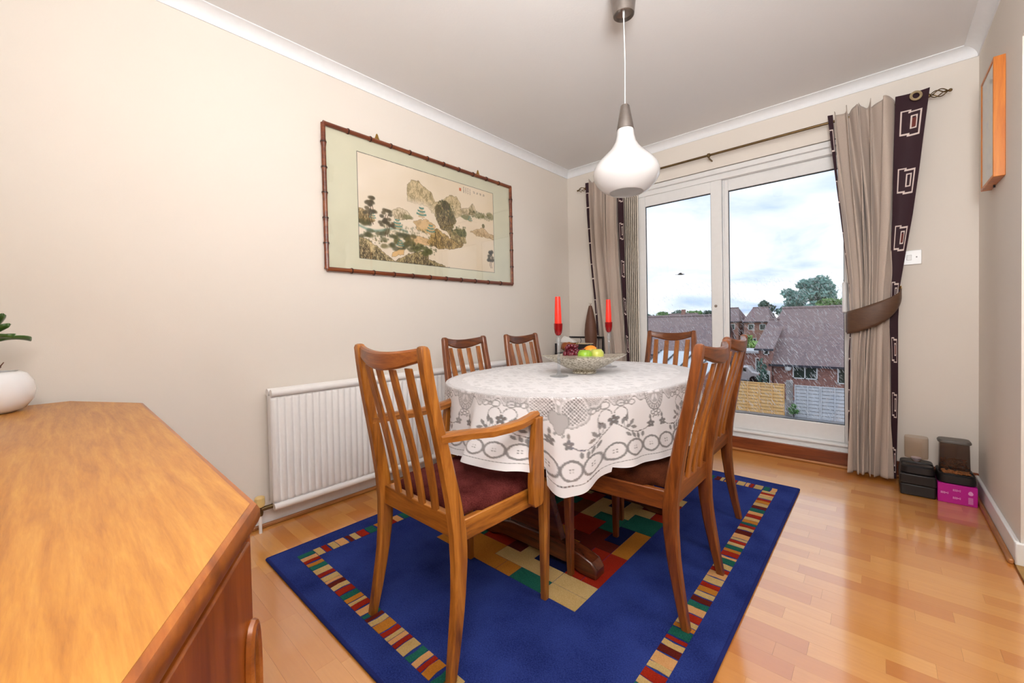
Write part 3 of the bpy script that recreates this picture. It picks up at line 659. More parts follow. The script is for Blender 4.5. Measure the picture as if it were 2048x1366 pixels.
cloth = obj('tablecloth', cm, m.m); tag(cloth, 'white lace tablecloth with floral openwork and ringed hem draped over the oval table', 'tablecloth')

# ------------------------------------------------------------------ things on the table
TOPZ = tcloth+.002
RED = NM('red_candle_wax').set(Roughness=.45, Subsurface_Weight=.3, Subsurface_Radius=(.02, .004, .003)).color(L(232, 44, 24)).m
CUPTINT = NM('candle_tint_glass').set(Roughness=.1, Transmission_Weight=.35, IOR=1.45).color(L(150, 10, 16)).m
for k, (cx, cy, lb) in enumerate(((1.198, -1.876, 'left'), (1.2, -1.404, 'right'))):
    t = thing('candle_holder', 'tall clear glass candle holder with candle-tinted cup, %s' % ('in front of the fruit bowl' if k == 0 else 'behind the fruit bowl'), 'candle holder', (cx, cy, TOPZ), group='glass candle holders')
    MB().lathe([(0, 0), (.042, 0), (.044, .002), (.042, .004), (.016, .008), (.009, .014), (.0075, .03), (.0065, .10), (.0075, .155), (.011, .163), (.0125, .17), (.0095, .176), (.0095, .186), (.014, .19), (0, .192)], 28).build('stem', CLEAR, t)
    MB().lathe([(0, .188), (.011, .192), (.0165, .203), (.0195, .222), (.0205, .246), (.0185, .246), (.0175, .224), (.0145, .206), (0, .1965)], 28).build('cup', CUPTINT, t)  # clear cup tinted red, standing for the candle darkened through it
    tag(MB().lathe([(0, .0), (.0125, .0), (.0165, .03), (.0155, .09), (.0125, .165), (.0115, .172), (0, .1715)], 20, (0, 0, .198)).build('candle', RED), 'red tapered candle in the glass holder %s the fruit bowl' % ('in front of' if k == 0 else 'behind'), 'candle', 'red candles').location = (cx, cy, TOPZ+.0005)
m = NM('crackled_silver').set(Roughness=.32, Metallic=.65); v = m.coord(); vo = m.n('ShaderNodeTexVoronoi'); vo.inputs['Scale'].default_value = 95; m.l(v, vo.inputs['Vector'])
m.color(m.ramp(m.math('ADD', m.math('MULTIPLY', vo.outputs['Distance'], .9), m.math('MULTIPLY', m.noise(v, 40, 4), .35)), [(.25, L(110, 96, 76)), (.5, L(192, 182, 160)), (.8, L(232, 226, 212))])); m.bump(vo.outputs['Distance'], .4, .003); SILV = m.m
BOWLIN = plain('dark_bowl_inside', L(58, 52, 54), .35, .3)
bw = thing('fruit_bowl', 'flared silver crackle bowl with a square-cornered rim at the table centre', 'bowl', (1.225, -1.70, TOPZ), math.radians(42))
def bowl_ring(r, z, sqr, n=48, lift=0):
    o = []
    for j in range(n):
        a = 2*math.pi*j/n; k = (abs(math.cos(a))**(2/(2-.0))+0)
        q = 1+sqr*math.cos(4*a); o.append((r*q*math.cos(a), r*q*math.sin(a)*.92, z+lift*math.cos(4*a)))
    return o
MB().loft([bowl_ring(.058, 0, 0), bowl_ring(.06, .008, 0), bowl_ring(.05, .014, 0), bowl_ring(.085, .026, .0), bowl_ring(.125, .046, .02), bowl_ring(.16, .068, .06), bowl_ring(.188, .084, .10, lift=.004), bowl_ring(.190, .087, .10, lift=.004)]).build('outside', SILV, bw)
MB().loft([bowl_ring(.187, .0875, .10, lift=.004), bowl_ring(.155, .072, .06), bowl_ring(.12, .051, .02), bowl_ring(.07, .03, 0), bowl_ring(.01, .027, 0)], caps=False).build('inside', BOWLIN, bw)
BZ = TOPZ
GRAPE = NM('dark_red_grape').set(Roughness=.22, Subsurface_Weight=.15).color(L(92, 20, 34)).m
gb = thing('grape_bunch', 'bunch of dark red grapes heaped in the silver bowl', 'grapes', (1.178, -1.715, BZ+.082))
gm = ico(.0115, 2, (1, 1, 1.15)); gm.materials.append(GRAPE); r6 = random.Random(2)
for k in range(52):
    a = r6.uniform(0, 6.28); q = r6.random()**.6*.052; z = .066*(1-(q/.064)**2)*r6.uniform(.25, 1.0)
    o = obj('grape', gm, None, gb); o.location = (q*math.cos(a)*1.15, q*math.sin(a)*1.0, z-.006); o.rotation_euler = (r6.uniform(-.6, .6), r6.uniform(-.6, .6), 0)
MB().tube([(0, 0, .03), (.01, .005, .055), (.022, .004, .07)], [.003, .0025, .002], 8).build('stalk', plain('green_brown_stalk', L(110, 96, 50), .7), gb)
m = NM('orange_peel').set(Roughness=.45); m.color(L(240, 140, 34)); m.bump(m.noise(m.coord(), 300, 2), .4, .002); OPE = m.m
og = thing('orange', 'bright orange fruit beside the grapes in the bowl', 'fruit', (1.235, -1.655, BZ+.096))
obj('peel', ico(.04, 3, (1, 1, .93), jitter=.02), OPE, og); MB().lathe([(0, .0355), (.004, .0365), (.003, .039), (0, .0395)], 8).build('navel', plain('green_brown_navel', L(100, 110, 50), .7), og)
for k, (px, py, pz, lb, col) in enumerate(((1.262, -1.752, .088, 'green apple at the front of the fruit bowl', L(132, 170, 44)), (1.295, -1.70, .090, 'yellow-green apple behind the green one in the fruit bowl', L(178, 182, 84)))):
    ap = thing('apple', lb, 'fruit', (px, py, BZ+pz), group='apples in the bowl'); pr = [(0, -.026), (.012, -.03), (.026, -.022), (.035, -.003), (.034, .014), (.024, .028), (.010, .029), (.003, .022), (0, .02)]
    MB().lathe(pr, 24).build('flesh', plain('apple_skin_%d' % k, col, .3, var=.12, scale=40), ap, smooth=2); MB().tube([(0, 0, .02), (.002, 0, .036)], .0015, 6).build('stalk', TABLEW, ap)

# ------------------------------------------------------------------ sideboard with canted ends
SZ = .74
sb = thing('sideboard', 'long teak sideboard with canted corner doors in the left foreground', 'sideboard', (.985, -3.5, 0))
sx, sy = sb.location.x, sb.location.y
out = [(.058, -3.735), (1.912, -3.735), (1.912, -3.405), (1.622, -3.238), (.352, -3.232), (.058, -3.402)]
def inset(poly, d):
    n = len(poly); res = []
    for i in range(n):
        p0, p1, p2 = (Vector(poly[(i+k) % n]) for k in (-1, 0, 1)); a, b = (p1-p0).normalized(), (p2-p1).normalized(); na, nb = Vector((-a.y, a.x)), Vector((-b.y, b.x)); q = (na+nb); q = q/ max(.2, (1+na.dot(nb)))
        res.append(tuple(p1+q*d))
    return res
def loc2(poly): return [(x-sx, y-sy) for x, y in poly]
rings = [[(x, y, z) for x, y in loc2(inset(out, d))] for d, z in ((.012, SZ-.032), (.003, SZ-.029), (0, SZ-.022), (0, SZ-.01), (.004, SZ-.002), (.009, SZ))]
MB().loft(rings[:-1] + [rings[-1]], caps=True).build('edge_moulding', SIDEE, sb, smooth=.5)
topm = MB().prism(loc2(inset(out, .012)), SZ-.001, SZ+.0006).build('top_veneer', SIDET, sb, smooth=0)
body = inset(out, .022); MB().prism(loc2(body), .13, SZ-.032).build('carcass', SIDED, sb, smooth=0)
MB().prism(loc2(inset(out, .07)), .0, .13).build('plinth', TABLEW, sb, smooth=0)
def face_panel(a, b, z0, z1, name, th=.012, gap=.006):
    A, B = Vector(a), Vector(b); d = (B-A).normalized(); nrm = Vector((d.y, -d.x)); ln = (B-A).length
    if nrm.dot(A-Vector((.985, -3.5))) < 0: nrm = -nrm
    c = [A+d*gap, B-d*gap, B-d*gap+nrm*th, A+d*gap+nrm*th]; p = MB().prism(loc2([tuple(q) for q in c]), z0, z1).build(name, SIDED, sb, bevel=.003); return p, A, d, nrm, ln
def scoop(parent, A, d, nrm, at, zc, hgt=.15, th=.012):
    """upright finger-grip: raised rounded lip round a flat face darkened like a shaded hollow"""
    o = A+d*at+nrm*th; pts = []
    lip = MB(); path = []
    for k in range(21):
        t = math.pi*2*k/20; path.append(tuple(Vector((o.x-sx, o.y-sy, zc)) + Vector((d.x, d.y, 0))*(.019*math.cos(t)) + Vector((0, 0, 1))*(hgt/2*math.copysign(abs(math.sin(t))**.7, math.sin(t))) + Vector((nrm.x, nrm.y, 0))*.004))
    lip.tube(path, .0075, 8).build('handle', SIDEE, parent)
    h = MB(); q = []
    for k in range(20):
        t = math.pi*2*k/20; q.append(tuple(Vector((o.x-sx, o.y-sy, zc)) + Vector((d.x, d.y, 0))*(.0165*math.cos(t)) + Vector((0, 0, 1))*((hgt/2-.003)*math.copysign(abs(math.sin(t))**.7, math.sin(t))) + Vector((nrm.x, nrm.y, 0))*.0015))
    h.add(q, [tuple(range(20))]).build('handle_recess_shade', plain('handle_shadow_wood', L(44, 22, 12), .6) if 'handle_shadow_wood' not in MATS else MATS['handle_shadow_wood'], parent, smooth=0)  # flat face, the hollow's shade put in as dark colour
p, A, d, nr_, ln = face_panel(body[3], body[2], .15, SZ-.05, 'canted_door'); scoop(p, A, d, nr_, .028, .505, .15)
p, A, d, nr_, ln = face_panel(body[4], body[5], .15, SZ-.05, 'canted_door'); scoop(p, A, d, nr_, .028, .505, .15)
fa, fb = Vector(body[4]), Vector(body[3])
for k in range(4):
    a, b = fa.lerp(fb, k/4), fa.lerp(fb, (k+1)/4)
    if k == 1:
        for z0 in (.15, .285, .42, .555): p, A, d, nr_, ln = face_panel(a, b, z0, z0+.128, 'drawer'); scoop(p, A, d, nr_, ln/2, z0+.064, .06)
    else:
        p, A, d, nr_, ln = face_panel(a, b, .15, SZ-.05, 'cupboard_door'); scoop(p, A, d, nr_, .04 if k > 1 else ln-.04, .505, .15)

# ------------------------------------------------------------------ orchid pot on the sideboard
CERA = NM('white_glazed_ceramic').set(Roughness=.12, Coat_Weight=.4).color(L(238, 238, 240)).m
op = thing('orchid_pot', 'orchid with strap leaves in a white glazed round pot on the sideboard', 'potted plant', (.19, -3.585, SZ))
MB().lathe([(0, 0), (.052, 0), (.076, .012), (.095, .04), (.1, .07), (.096, .1), (.082, .125), (.066, .134), (.062, .133), (.064, .12), (0, .115)], 40).build('pot', CERA, op, smooth=1.2)
MB().lathe([(0, .126), (.05, .124), (.063, .12)], 24, cap=False).build('bark', plain('orchid_bark', L(80, 52, 34), .9, bump=.8), op)
LEAFG = plain('orchid_leaf', L(62, 96, 38), .3, var=.25, scale=14)
def strap_leaf(az, ln, w, rise, droop, parent, mat, z0=.125):
    n = 12; g = np.zeros((n, 5, 3)); ca_, sa = math.cos(az), math.sin(az)
    for i in range(n):
        f = i/(n-1); r_ = ln*f; z = z0+rise*f-droop*f*f; ww = w*(math.sin(min(f*1.25+.12, 1)*math.pi/2) if f < .7 else max(.04, math.sqrt(max(0, 1-((f-.7)/.3)**2))))
        for j in range(5):
            u = (j-2)/2; g[i, j] = (ca_*r_-sa*u*ww, sa*r_+ca_*u*ww, z+.012*u*u)
    o = obj('leaf', grid_mesh('leaf', g), mat, parent); so = o.modifiers.new('thick', 'SOLIDIFY'); so.thickness = .0025
MB().tube([(0, 0, .118), (.002, .001, .18), (0, 0, .245)], [.007, .008, .006], 8).build('stem', LEAFG, op)
for az, ln, rise, dr, z0 in ((.74, .086, .028, .02, .235), (.80, .066, .05, .012, .24), (.70, .056, .065, .0, .245), (2.3, .12, .06, .05, .22), (3.4, .13, .05, .04, .23), (-.9, .1, .05, .05, .22), (4.4, .07, .09, .02, .24)):
    strap_leaf(az, ln, .016, rise, dr, op, LEAFG, z0)
for az, ln, up in ((.7, .045, .035), (.9, .03, .02), (.4, .035, .02)):
    MB().tube([(0.012*math.cos(az), .012*math.sin(az), .122), (ln*.5*math.cos(az), ln*.5*math.sin(az), .13+up*.2), (ln*.9*math.cos(az), ln*.9*math.sin(az), .13+up*.6), (ln*1.2*math.cos(az), ln*1.2*math.sin(az), .13+up)], [.003, .0025, .002, .0012], 6).build('air_root', plain('air_root_brown', L(120, 80, 60), .8) if 'air_root_brown' not in MATS else MATS['air_root_brown'], op)

# ------------------------------------------------------------------ framed landscape painting
PY0, PY1, PZ0, PZ1 = -2.43, -.86, 1.307, 2.139
pt = thing('framed_painting', 'large framed ink landscape of mountains and pavilions on the left wall', 'painting', (0, (PY0+PY1)/2, PZ0))
pcy, pcz = pt.location.y, pt.location.z
PL = lambda x, y, z: (x, y-pcy, z-pcz)
BAMB = wood('bamboo_effect_frame', L(70, 26, 14), L(112, 52, 24), L(150, 84, 38), 'y', .7, .3, .3)
def bamboo(p0, p1, name):
    p0, p1 = Vector(p0), Vector(p1); ln = (p1-p0).length; n = int(ln/.028); path, rad_ = [], []
    for k in range(n*2+1):
        f = k/(n*2); dd = f*ln; node = min(abs(dd % .14), .14-(dd % .14)); path.append(p0.lerp(p1, f)); rad_.append(.0125 + (.0022 if node < .008 else 0))
    MB().tube(path, rad_, 10).build(name, BAMB, pt)
fx_ = .018; e = .012
bamboo(PL(fx_, PY0+e, PZ0+e), PL(fx_, PY1-e, PZ0+e), 'frame_rail'); bamboo(PL(fx_, PY0+e, PZ1-e), PL(fx_, PY1-e, PZ1-e), 'frame_rail'); bamboo(PL(fx_, PY0+e, PZ0+e), PL(fx_, PY0+e, PZ1-e), 'frame_rail'); bamboo(PL(fx_, PY1-e, PZ0+e), PL(fx_, PY1-e, PZ1-e), 'frame_rail')
knots = MB()
for q in (.14*k for k in range(1, 11)):
    for z in (PZ0+e, PZ1-e): knots.tube([PL(fx_, PY0+e+q, z), PL(fx_, PY0+e+q+.007, z)], .0166, 10)
for q in (.14*k for k in range(1, 6)):
    for y in (PY0+e, PY1-e): knots.tube([PL(fx_, y, PZ0+e+q), PL(fx_, y, PZ0+e+q+.007)], .0166, 10)
knots.build('bamboo_knots', plain('dark_knot_stain', L(48, 20, 12), .35), pt)
MB().box(*[a for a in (.0, .008)], PY0+e-pcy, PY1-e-pcy, PZ0+e-pcz, PZ1-e-pcz).build('silk_mount', plain('pale_green_silk', L(214, 211, 186), .8, var=.03, scale=8), pt, smooth=0)
IY0, IY1, IZ0, IZ1 = -2.219, -1.072, 1.401, 2.033
# paint the landscape on a raster
PW, PH = 470, 260; xs, ys = np.meshgrid((np.arange(PW)+.5)/PW, (np.arange(PH)+.5)/PH, indexing='ij')
def vnoise(sx_, sy_, seed, oct_=4):
    r = np.random.default_rng(seed); tot = np.zeros((PW, PH)); amp = 1; nrm_ = 0
    for o_ in range(oct_):
        a, b = max(2, int(sx_*2**o_)), max(2, int(sy_*2**o_)); g_ = r.random((a+2, b+2)); fx2, fy2 = xs*a, ys*b; i, j = fx2.astype(int), fy2.astype(int); u, w = fx2-i, fy2-j; u, w = u*u*(3-2*u), w*w*(3-2*w)
        tot += amp*((g_[i, j]*(1-u)+g_[i+1, j]*u)*(1-w)+(g_[i, j+1]*(1-u)+g_[i+1, j+1]*u)*w); nrm_ += amp; amp *= .5
    return tot/nrm_
IMG = np.empty((PW, PH, 3)); nb = vnoise(5, 4, 1); IMG[:] = np.array((230, 214, 190)); IMG += (nb[..., None]-.5)*np.array((14, 16, 24)); IMG += (xs[..., None]-.5)*np.array((-4, -8, -16))
n8 = vnoise(26, 18, 4, 4); n9 = vnoise(60, 40, 5, 3)
def over(mask, col, a=1.0): k = np.clip(mask*a, 0, 1)[..., None]; IMG[:] = IMG*(1-k)+np.array(col, float)*k
def blob(cx, cy, rx, ry, soft=.25, ns=.5, seed=None): q = np.sqrt(((xs-cx)/rx)**2+((ys-cy)/ry)**2)+(n8-.5)*ns; return np.clip((1-q)/soft, 0, 1)
def polymask(pts):
    inside = np.zeros((PW, PH), bool); n = len(pts); wob = (n8-.5)*.02
    X, Y = xs+wob, ys+(n9-.5)*.03
    for i in range(n):
        (x0, y0), (x1, y1) = pts[i], pts[(i+1) % n]
        if y0 == y1: continue
        c = ((y0 > Y) != (y1 > Y)) & (X < (x1-x0)*(Y-y0)/(y1-y0)+x0); inside ^= c
    return inside
def edges(mask, w=1):
    m_ = mask.astype(float); s_ = m_.copy()
    for a in (0, 1):
        for q in (1, -1): s_ = np.maximum(s_, np.roll(m_, q*w, a))
    return s_ - m_
def rock(pts, fill, ink, dens=.55, a=.85):
    mk = polymask(pts); over(mk.astype(float), fill, a); streak = np.abs(np.sin((xs*70+n8*16)+(ys*22)))**6; over(mk*streak*(n9 > .42), ink, dens); over(mk*(np.abs((n8*11) % 1-.5) < .09), ink, dens); over(mk*np.clip((n9-.5)*4, 0, 1), ink, .3); over(edges(mk), ink, .8)
RS = np.random.default_rng(77)
def dab(x, y, r, col, a):
    i0, i1, j0, j1 = max(int((x-r)*PW)-2, 0), min(int((x+r)*PW)+3, PW), max(int((y-r*1.8)*PH)-2, 0), min(int((y+r*1.8)*PH)+3, PH)
    if i1 <= i0 or j1 <= j0: return
    q = np.clip(1.4-np.sqrt(((xs[i0:i1, j0:j1]-x)/r)**2+((ys[i0:i1, j0:j1]-y)/(r*1.8))**2), 0, 1)[..., None]*a; IMG[i0:i1, j0:j1] = IMG[i0:i1, j0:j1]*(1-q)+np.array(col, float)*q
def strokes(pts, ink, n, a=.55, ln=16):
    mk = polymask(pts); ii, jj = np.nonzero(mk)
    if len(ii) == 0: return
    for _ in range(n):
        k = RS.integers(len(ii)); x, y = (ii[k]+.5)/PW, (jj[k]+.5)/PH; ang = RS.uniform(.9, 2.2); bend = RS.uniform(-.09, .09)
        for _q in range(int(RS.uniform(.4, 1)*ln)):
            x += math.cos(ang)*.0035; y += math.sin(ang)*.0065; ang += bend
            i, j = int(x*PW), int(y*PH)
            if not (0 <= i < PW and 0 <= j < PH) or not mk[i, j]: break
            dab(x, y, .0018, ink, a)
_rock = rock
def rock(pts, fill, ink, dens=.55, a=.85):
    _rock(pts, fill, ink, dens*.45, a)
    if dens > .2: strokes(pts, ink, int(150*dens), .35+.4*dens)
def mist(cx, cy, rx, ry, a=.8): over(np.exp(-(((xs-cx)/rx)**2+((ys-cy)/ry)**2)), (228, 212, 190), a)
OLV, INK, BRN = (188, 164, 108), (92, 78, 44), (128, 100, 62)
rock([(.30, .36), (.30, .19), (.33, .13), (.38, .12), (.42, .17), (.47, .21), (.50, .30), (.56, .25), (.61, .18), (.67, .17), (.70, .24), (.71, .38), (.60, .46), (.47, .42), (.44, .36)], (206, 184, 138), INK, .5, .75)
rock([(.70, .30), (.76, .27), (.81, .2), (.84, .28), (.82, .33), (.72, .36)], (204, 182, 140), INK, .35, .5)
rock([(.19, .50), (.24, .44), (.30, .46), (.34, .53), (.22, .57)], (206, 186, 146), INK, .3, .45)
mist(.36, .37, .12, .05); mist(.48, .45, .10, .05, .7); mist(.74, .42, .10, .05, .6)
rock([(.49, .44), (.51, .31), (.55, .33), (.57, .25), (.61, .28), (.63, .38), (.66, .46), (.60, .60), (.54, .57)], (168, 148, 100), (58, 50, 34), .8, .9)
over(blob(.575, .30, .04, .06), (84, 76, 56), .75); over(blob(.52, .36, .03, .05), (92, 80, 52), .7); over(blob(.63, .42, .03, .08), (90, 84, 60), .6)
rock([(.0, .52), (.05, .55), (.09, .62), (.06, .66), (.0, .66)], (200, 170, 124), INK, .7)
rock([(.34, .56), (.42, .5), (.50, .56), (.47, .66), (.36, .63)], (214, 176, 120), BRN, .15, .8); rock([(.26, .72), (.36, .70), (.46, .72), (.44, .78), (.30, .80)], (216, 172, 116), BRN, .15, .7)
rock([(.43, .76), (.47, .64), (.51, .58), (.58, .64), (.66, .70), (.70, .67), (.72, .72), (.64, .78), (.52, .80)], (194, 160, 96), (70, 56, 30), .8, .9)
rock([(.58, .58), (.66, .55), (.72, .60), (.74, .68), (.68, .72), (.62, .66)], (186, 164, 108), INK, .6, .8)
for cx, cy, rx, ry, a_ in ((.70, .57, .05, .05, .8), (.75, .38, .05, .03, .7), (.88, .32, .06, .04, .55), (.97, .3, .04, .05, .5), (.30, .52, .05, .03, .5)): over(blob(cx, cy, rx, ry, .3, .9), (96, 100, 58), a_)
rock([(.78, .54), (.84, .50), (.90, .46), (.95, .52), (1.0, .54), (1.0, .58), (.84, .57)], (204, 168, 116), BRN, .35, .6); over(blob(.90, .44, .015, .03), (92, 88, 56), .8)
for k in range(46):                                    # dark wood in the foreground
    q = np.random.default_rng(100+k).random(3); cx = .01+.33*q[0]; cy = .70+.16*q[1]-.06*(cx < .1)+.1*(cx-.15)*q[2]; over(blob(cx, cy, .028, .03, .5, .9), ((84, 82, 52), (104, 96, 56), (70, 72, 50))[k % 3], .72)
over(np.exp(-((ys-.69-.03*np.sin(xs*20))/.012)**2)*(xs < .3), (96, 134, 120), .65)
rock([(0, .80), (.05, .82), (.10, .87), (.15, .93), (.21, 1.0), (0, 1.0)], (206, 184, 134), (60, 50, 32), .85)
rock([(.21, .99), (.27, .93), (.32, .89), (.38, .86), (.43, .86), (.44, .93), (.52, .97), (.60, 1.0), (.22, 1.0)], (180, 158, 106), (56, 48, 34), .85)
for k in range(14): q = np.random.default_rng(300+k).random(2); over(blob(.33+.16*q[0], .80+.08*q[1], .025, .03, .5, .9), (88, 90, 48), .75)
rock([(.19, .95), (.19, .90), (.27, .86), (.27, .91)], (222, 180, 120), BRN, .0, .9); mist(.68, .86, .12, .08, .5); mist(.86, .66, .10, .03, .5)
for k in range(520):                                   # dotted foliage along slopes and in the foreground wood
    q = RS.random(3); zone = RS.integers(6); cx, cy, rx, ry = ((.17, .79, .17, .07), (.40, .83, .10, .05), (.68, .56, .06, .06), (.58, .34, .06, .09), (.87, .32, .10, .04), (.30, .66, .16, .05))[zone]
    dab(cx+(q[0]-.5)*2*rx, cy+(q[1]-.5)*2*ry, .003+.004*q[2], ((62, 64, 40), (88, 90, 52), (108, 104, 60))[k % 3], .6 if zone < 4 else .35)
def pagoda(cx, cy, s):
    for q in range(3): over(((np.abs(xs-cx) < (.035-.009*q)*s-.25*np.abs(ys-cy+.03*q*s)*0) & (np.abs(ys-(cy-.035*q*s)+.35*np.abs(xs-cx)) < .010*s)).astype(float), (92, 138, 124), .9); over(((np.abs(xs-cx) < (.022-.006*q)*s) & (np.abs(ys-(cy+.016*s-.035*q*s)) < .010*s)).astype(float), (200, 170, 130), .8)
for cx, cy, s in ((.395, .47, 1), (.23, .64, .9), (.46, .63, .9), (.245, .83, .7), (.08, .60, .6), (.78, .41, .6)): pagoda(cx, cy, s)
def pine(cx, top, base, w, seed):
    r = np.random.default_rng(seed)
    for dx in (-.006, .007): over((np.abs(xs-cx-dx-.006*np.sin(ys*40)) < .0022)*((ys > top+.05) & (ys < base)), (96, 70, 50), .9)
    for k in range(22): a, b = r.uniform(-1, 1), r.random(); over(blob(cx+a*w*(.5+.5*b), top+b*(base-top)*.62, .017, .022, .5, .4), ((74, 66, 48), (92, 80, 56))[k % 2], .8)
pine(.07, .40, .66, .035, 5); pine(.165, .49, .76, .045, 9); pine(.97, .72, .95, .03, 12)
over(((np.abs(xs-.70) < .008) & (np.abs(ys-.07) < .018)).astype(float), (206, 96, 60), .85)
rt = np.random.default_rng(8)
for k in range(4):
    for q in range(6): over(((np.abs(xs-.73-k*.018) < .0035) & (np.abs(ys-.035-q*.0125) < .0036)).astype(float)*(rt.random((PW, PH)) > .35), (70, 60, 50), .85)
for k in range(4): over(((np.abs(xs-.82-k*.03) < .007) & (np.abs(ys-.06) < .014)).astype(float)*(rt.random((PW, PH)) > .45), (96, 84, 70), .75)
Pg = np.zeros((PW, PH, 3)); Pg[..., 0] = .0085; Pg[..., 1] = IY0+xs*(IY1-IY0)-pcy; Pg[..., 2] = IZ1-ys*(IZ1-IZ0)-pcz
pm = grid_mesh('ink_landscape', Pg); set_vcol(pm, s2l(np.clip(IMG, 0, 255)).reshape(-1, 3)); obj('ink_landscape', pm, vcol_mat('painted_silk', .75), pt)
bl = MB(); w_ = .0013
for a in ((IY0, IY1, IZ0-w_, IZ0+w_), (IY0, IY1, IZ1-w_, IZ1+w_), (IY0-w_, IY0+w_, IZ0, IZ1), (IY1-w_, IY1+w_, IZ0, IZ1)): bl.box(.008, .0092, a[0]-pcy, a[1]-pcy, a[2]-pcz, a[3]-pcz)
bl.build('ruled_border', plain('border_ink', L(90, 92, 84), .8), pt, smooth=0)
MB().box(.0105, .012, PY0+e-pcy, PY1-e-pcy, PZ0+e-pcz, PZ1-e-pcz).build('glazing', glass_thin('picture_glass', (1, 1, 1, 1), 1.45), pt, smooth=0)
for k, y in enumerate((-2.086, -1.236)):
    MB().prism([(-.022, 0), (.022, 0), (.012, .014), (.006, .034), (0, .040), (-.006, .034), (-.012, .014)], 0, .004).build('hanger', BRASS, pt, bevel=.001)
    h = [c for c in pt.children if c.name.startswith('hanger')][-1]; h.matrix_local = Matrix(((0, 0, 1, .010), (1, 0, 0, y-pcy), (0, 1, 0, PZ1-.002-pcz), (0, 0, 0, 1)))

# ------------------------------------------------------------------ pendant lamp
lx, ly = 1.478, -1.735
pl = thing('pendant_lamp', 'pendant lamp with white opal glass onion shade and steel neck over the table', 'lamp', (lx, ly, H))
MB().lathe([(.060, 0), (.059, -.01), (.045, -.135), (.042, -.137), (.040, -.12), (.0, -.10)], 36).build('ceiling_cup', STEEL, pl)
MB().tube([(0, 0, -.098), (0, 0, -.145)], [.006, .004], 10).build('cord_grip', GLOSSW, pl)
MB().tube([(0, 0, -.14), (0.003, 0, -.34), (0, 0, -.535)], .0022, 8).build('cord', GLOSSW, pl)
MB().lathe([(0, -.526), (.016, -.526), (.019, -.53), (.037, -.632), (.034, -.634), (0, -.625)], 32).build('steel_neck', STEEL, pl)
m = NM('opal_glass').set(Roughness=.08, Transmission_Weight=0, Coat_Weight=.6, Subsurface_Weight=.2, Subsurface_Radius=(.02, .02, .02)).color(L(240, 238, 238)); tl = m.n('ShaderNodeBsdfTranslucent'); tl.inputs[0].default_value = L(244, 242, 240); mx = m.n('ShaderNodeMixShader'); mx.inputs[0].default_value = .4; m.l(m.b.outputs[0], mx.inputs[1]); m.l(tl.outputs[0], mx.inputs[2]); m.l(mx.outputs[0], m.out.inputs[0]); OPAL = m.m
pr = [(.034, -.628), (.036, -.64), (.038, -.662), (.046, -.690), (.064, -.718), (.092, -.746), (.118, -.772), (.136, -.797), (.1425, -.820), (.140, -.843), (.126, -.868), (.103, -.891), (.078, -.907), (.074, -.909)]
inn = [(r-.004, z+.001) for r, z in pr[::-1]]
MB().lathe(pr + inn, 48, cap=False).build('shade', OPAL, pl, smooth=1.5)
MB().lathe([(.0, -.70), (.02, -.71), (.028, -.74), (.03, -.77), (.022, -.80), (0, -.812)], 20).build('bulb', plain('bulb_glass', L(240, 238, 230), .2), pl)

# ------------------------------------------------------------------ picture box on the right wall
pc = thing('box_frame_picture', 'deep orange pine box-framed picture on the right-hand wall', 'picture', (W, -.495, 1.60))
MB().box(-.036, 0, -.15, -.136, 0, .525).box(-.036, 0, .136, .15, 0, .525).box(-.036, 0, -.136, .136, 0, .014).box(-.036, 0, -.136, .136, .511, .525).build('frame', ORANGEW, pc, bevel=.002)
m = NM('pale_print').set(Roughness=.7); v = m.coord('Object', (1, 6, 6)); m.color(m.ramp(m.noise(v, 3, 6, .6), [(.35, L(150, 160, 176)), (.5, L(206, 208, 206)), (.62, L(214, 206, 160)), (.75, L(226, 224, 218))]))
MB().box(-.031, -.002, -.136, .136, .014, .511).build('print', m.m, pc, smooth=0); MB().box(-.034, -.0325, -.136, .136, .014, .511).build('glazing', MATS['picture_glass'], pc, smooth=0)
MB().tube([(-.008, .03, -.012), (-.008, .03, 0.0)], .004, 8).build('foot_pad', BLACKP, pc)

# ------------------------------------------------------------------ curtain pole
RZ, RYY = 2.238, -.085
po = thing('curtain_pole', 'antique brass curtain pole with twisted cage finials above the patio door', 'curtain pole', (1.38, RYY, RZ))
MB().tube([(-1.11, 0, 0), (1.13, 0, 0)], .0085, 12).build('pole', ANTIQ, po)
for s, x0 in ((-1, -1.11), (1, 1.13)):
    fin = MB().lathe([(0, 0), (.012, 0), (.012, .012), (.008, .016), (0, .018)], 12).mesh('collar'); o = obj('finial_collar', fin, ANTIQ, po); o.location = (x0, 0, 0); o.rotation_euler = (0, s*math.pi/2, 0)
    for k in range(4):
        path = [(x0+s*(.012+.075*f), .022*math.sin(math.pi*f)*math.cos(k*math.pi/2+f*2.6), .022*math.sin(math.pi*f)*math.sin(k*math.pi/2+f*2.6)) for f in np.linspace(0, 1, 15)]
        MB().tube(path, .0028, 6).build('finial_strand', ANTIQ, po)
    o = obj('finial_ball', ico(.009, 2), ANTIQ, po); o.location = (x0+s*.094, 0, 0)
for x in (-1.0, -.035, 1.02):
    MB().tube([(x, -RYY, -.02), (x, .02, -.02), (x, 0, -.012)], .006, 8).lathe([(.011, -.012), (.0125, 0), (.011, .012)], 12, (x, 0, 0)).build('bracket', ANTIQ, po)

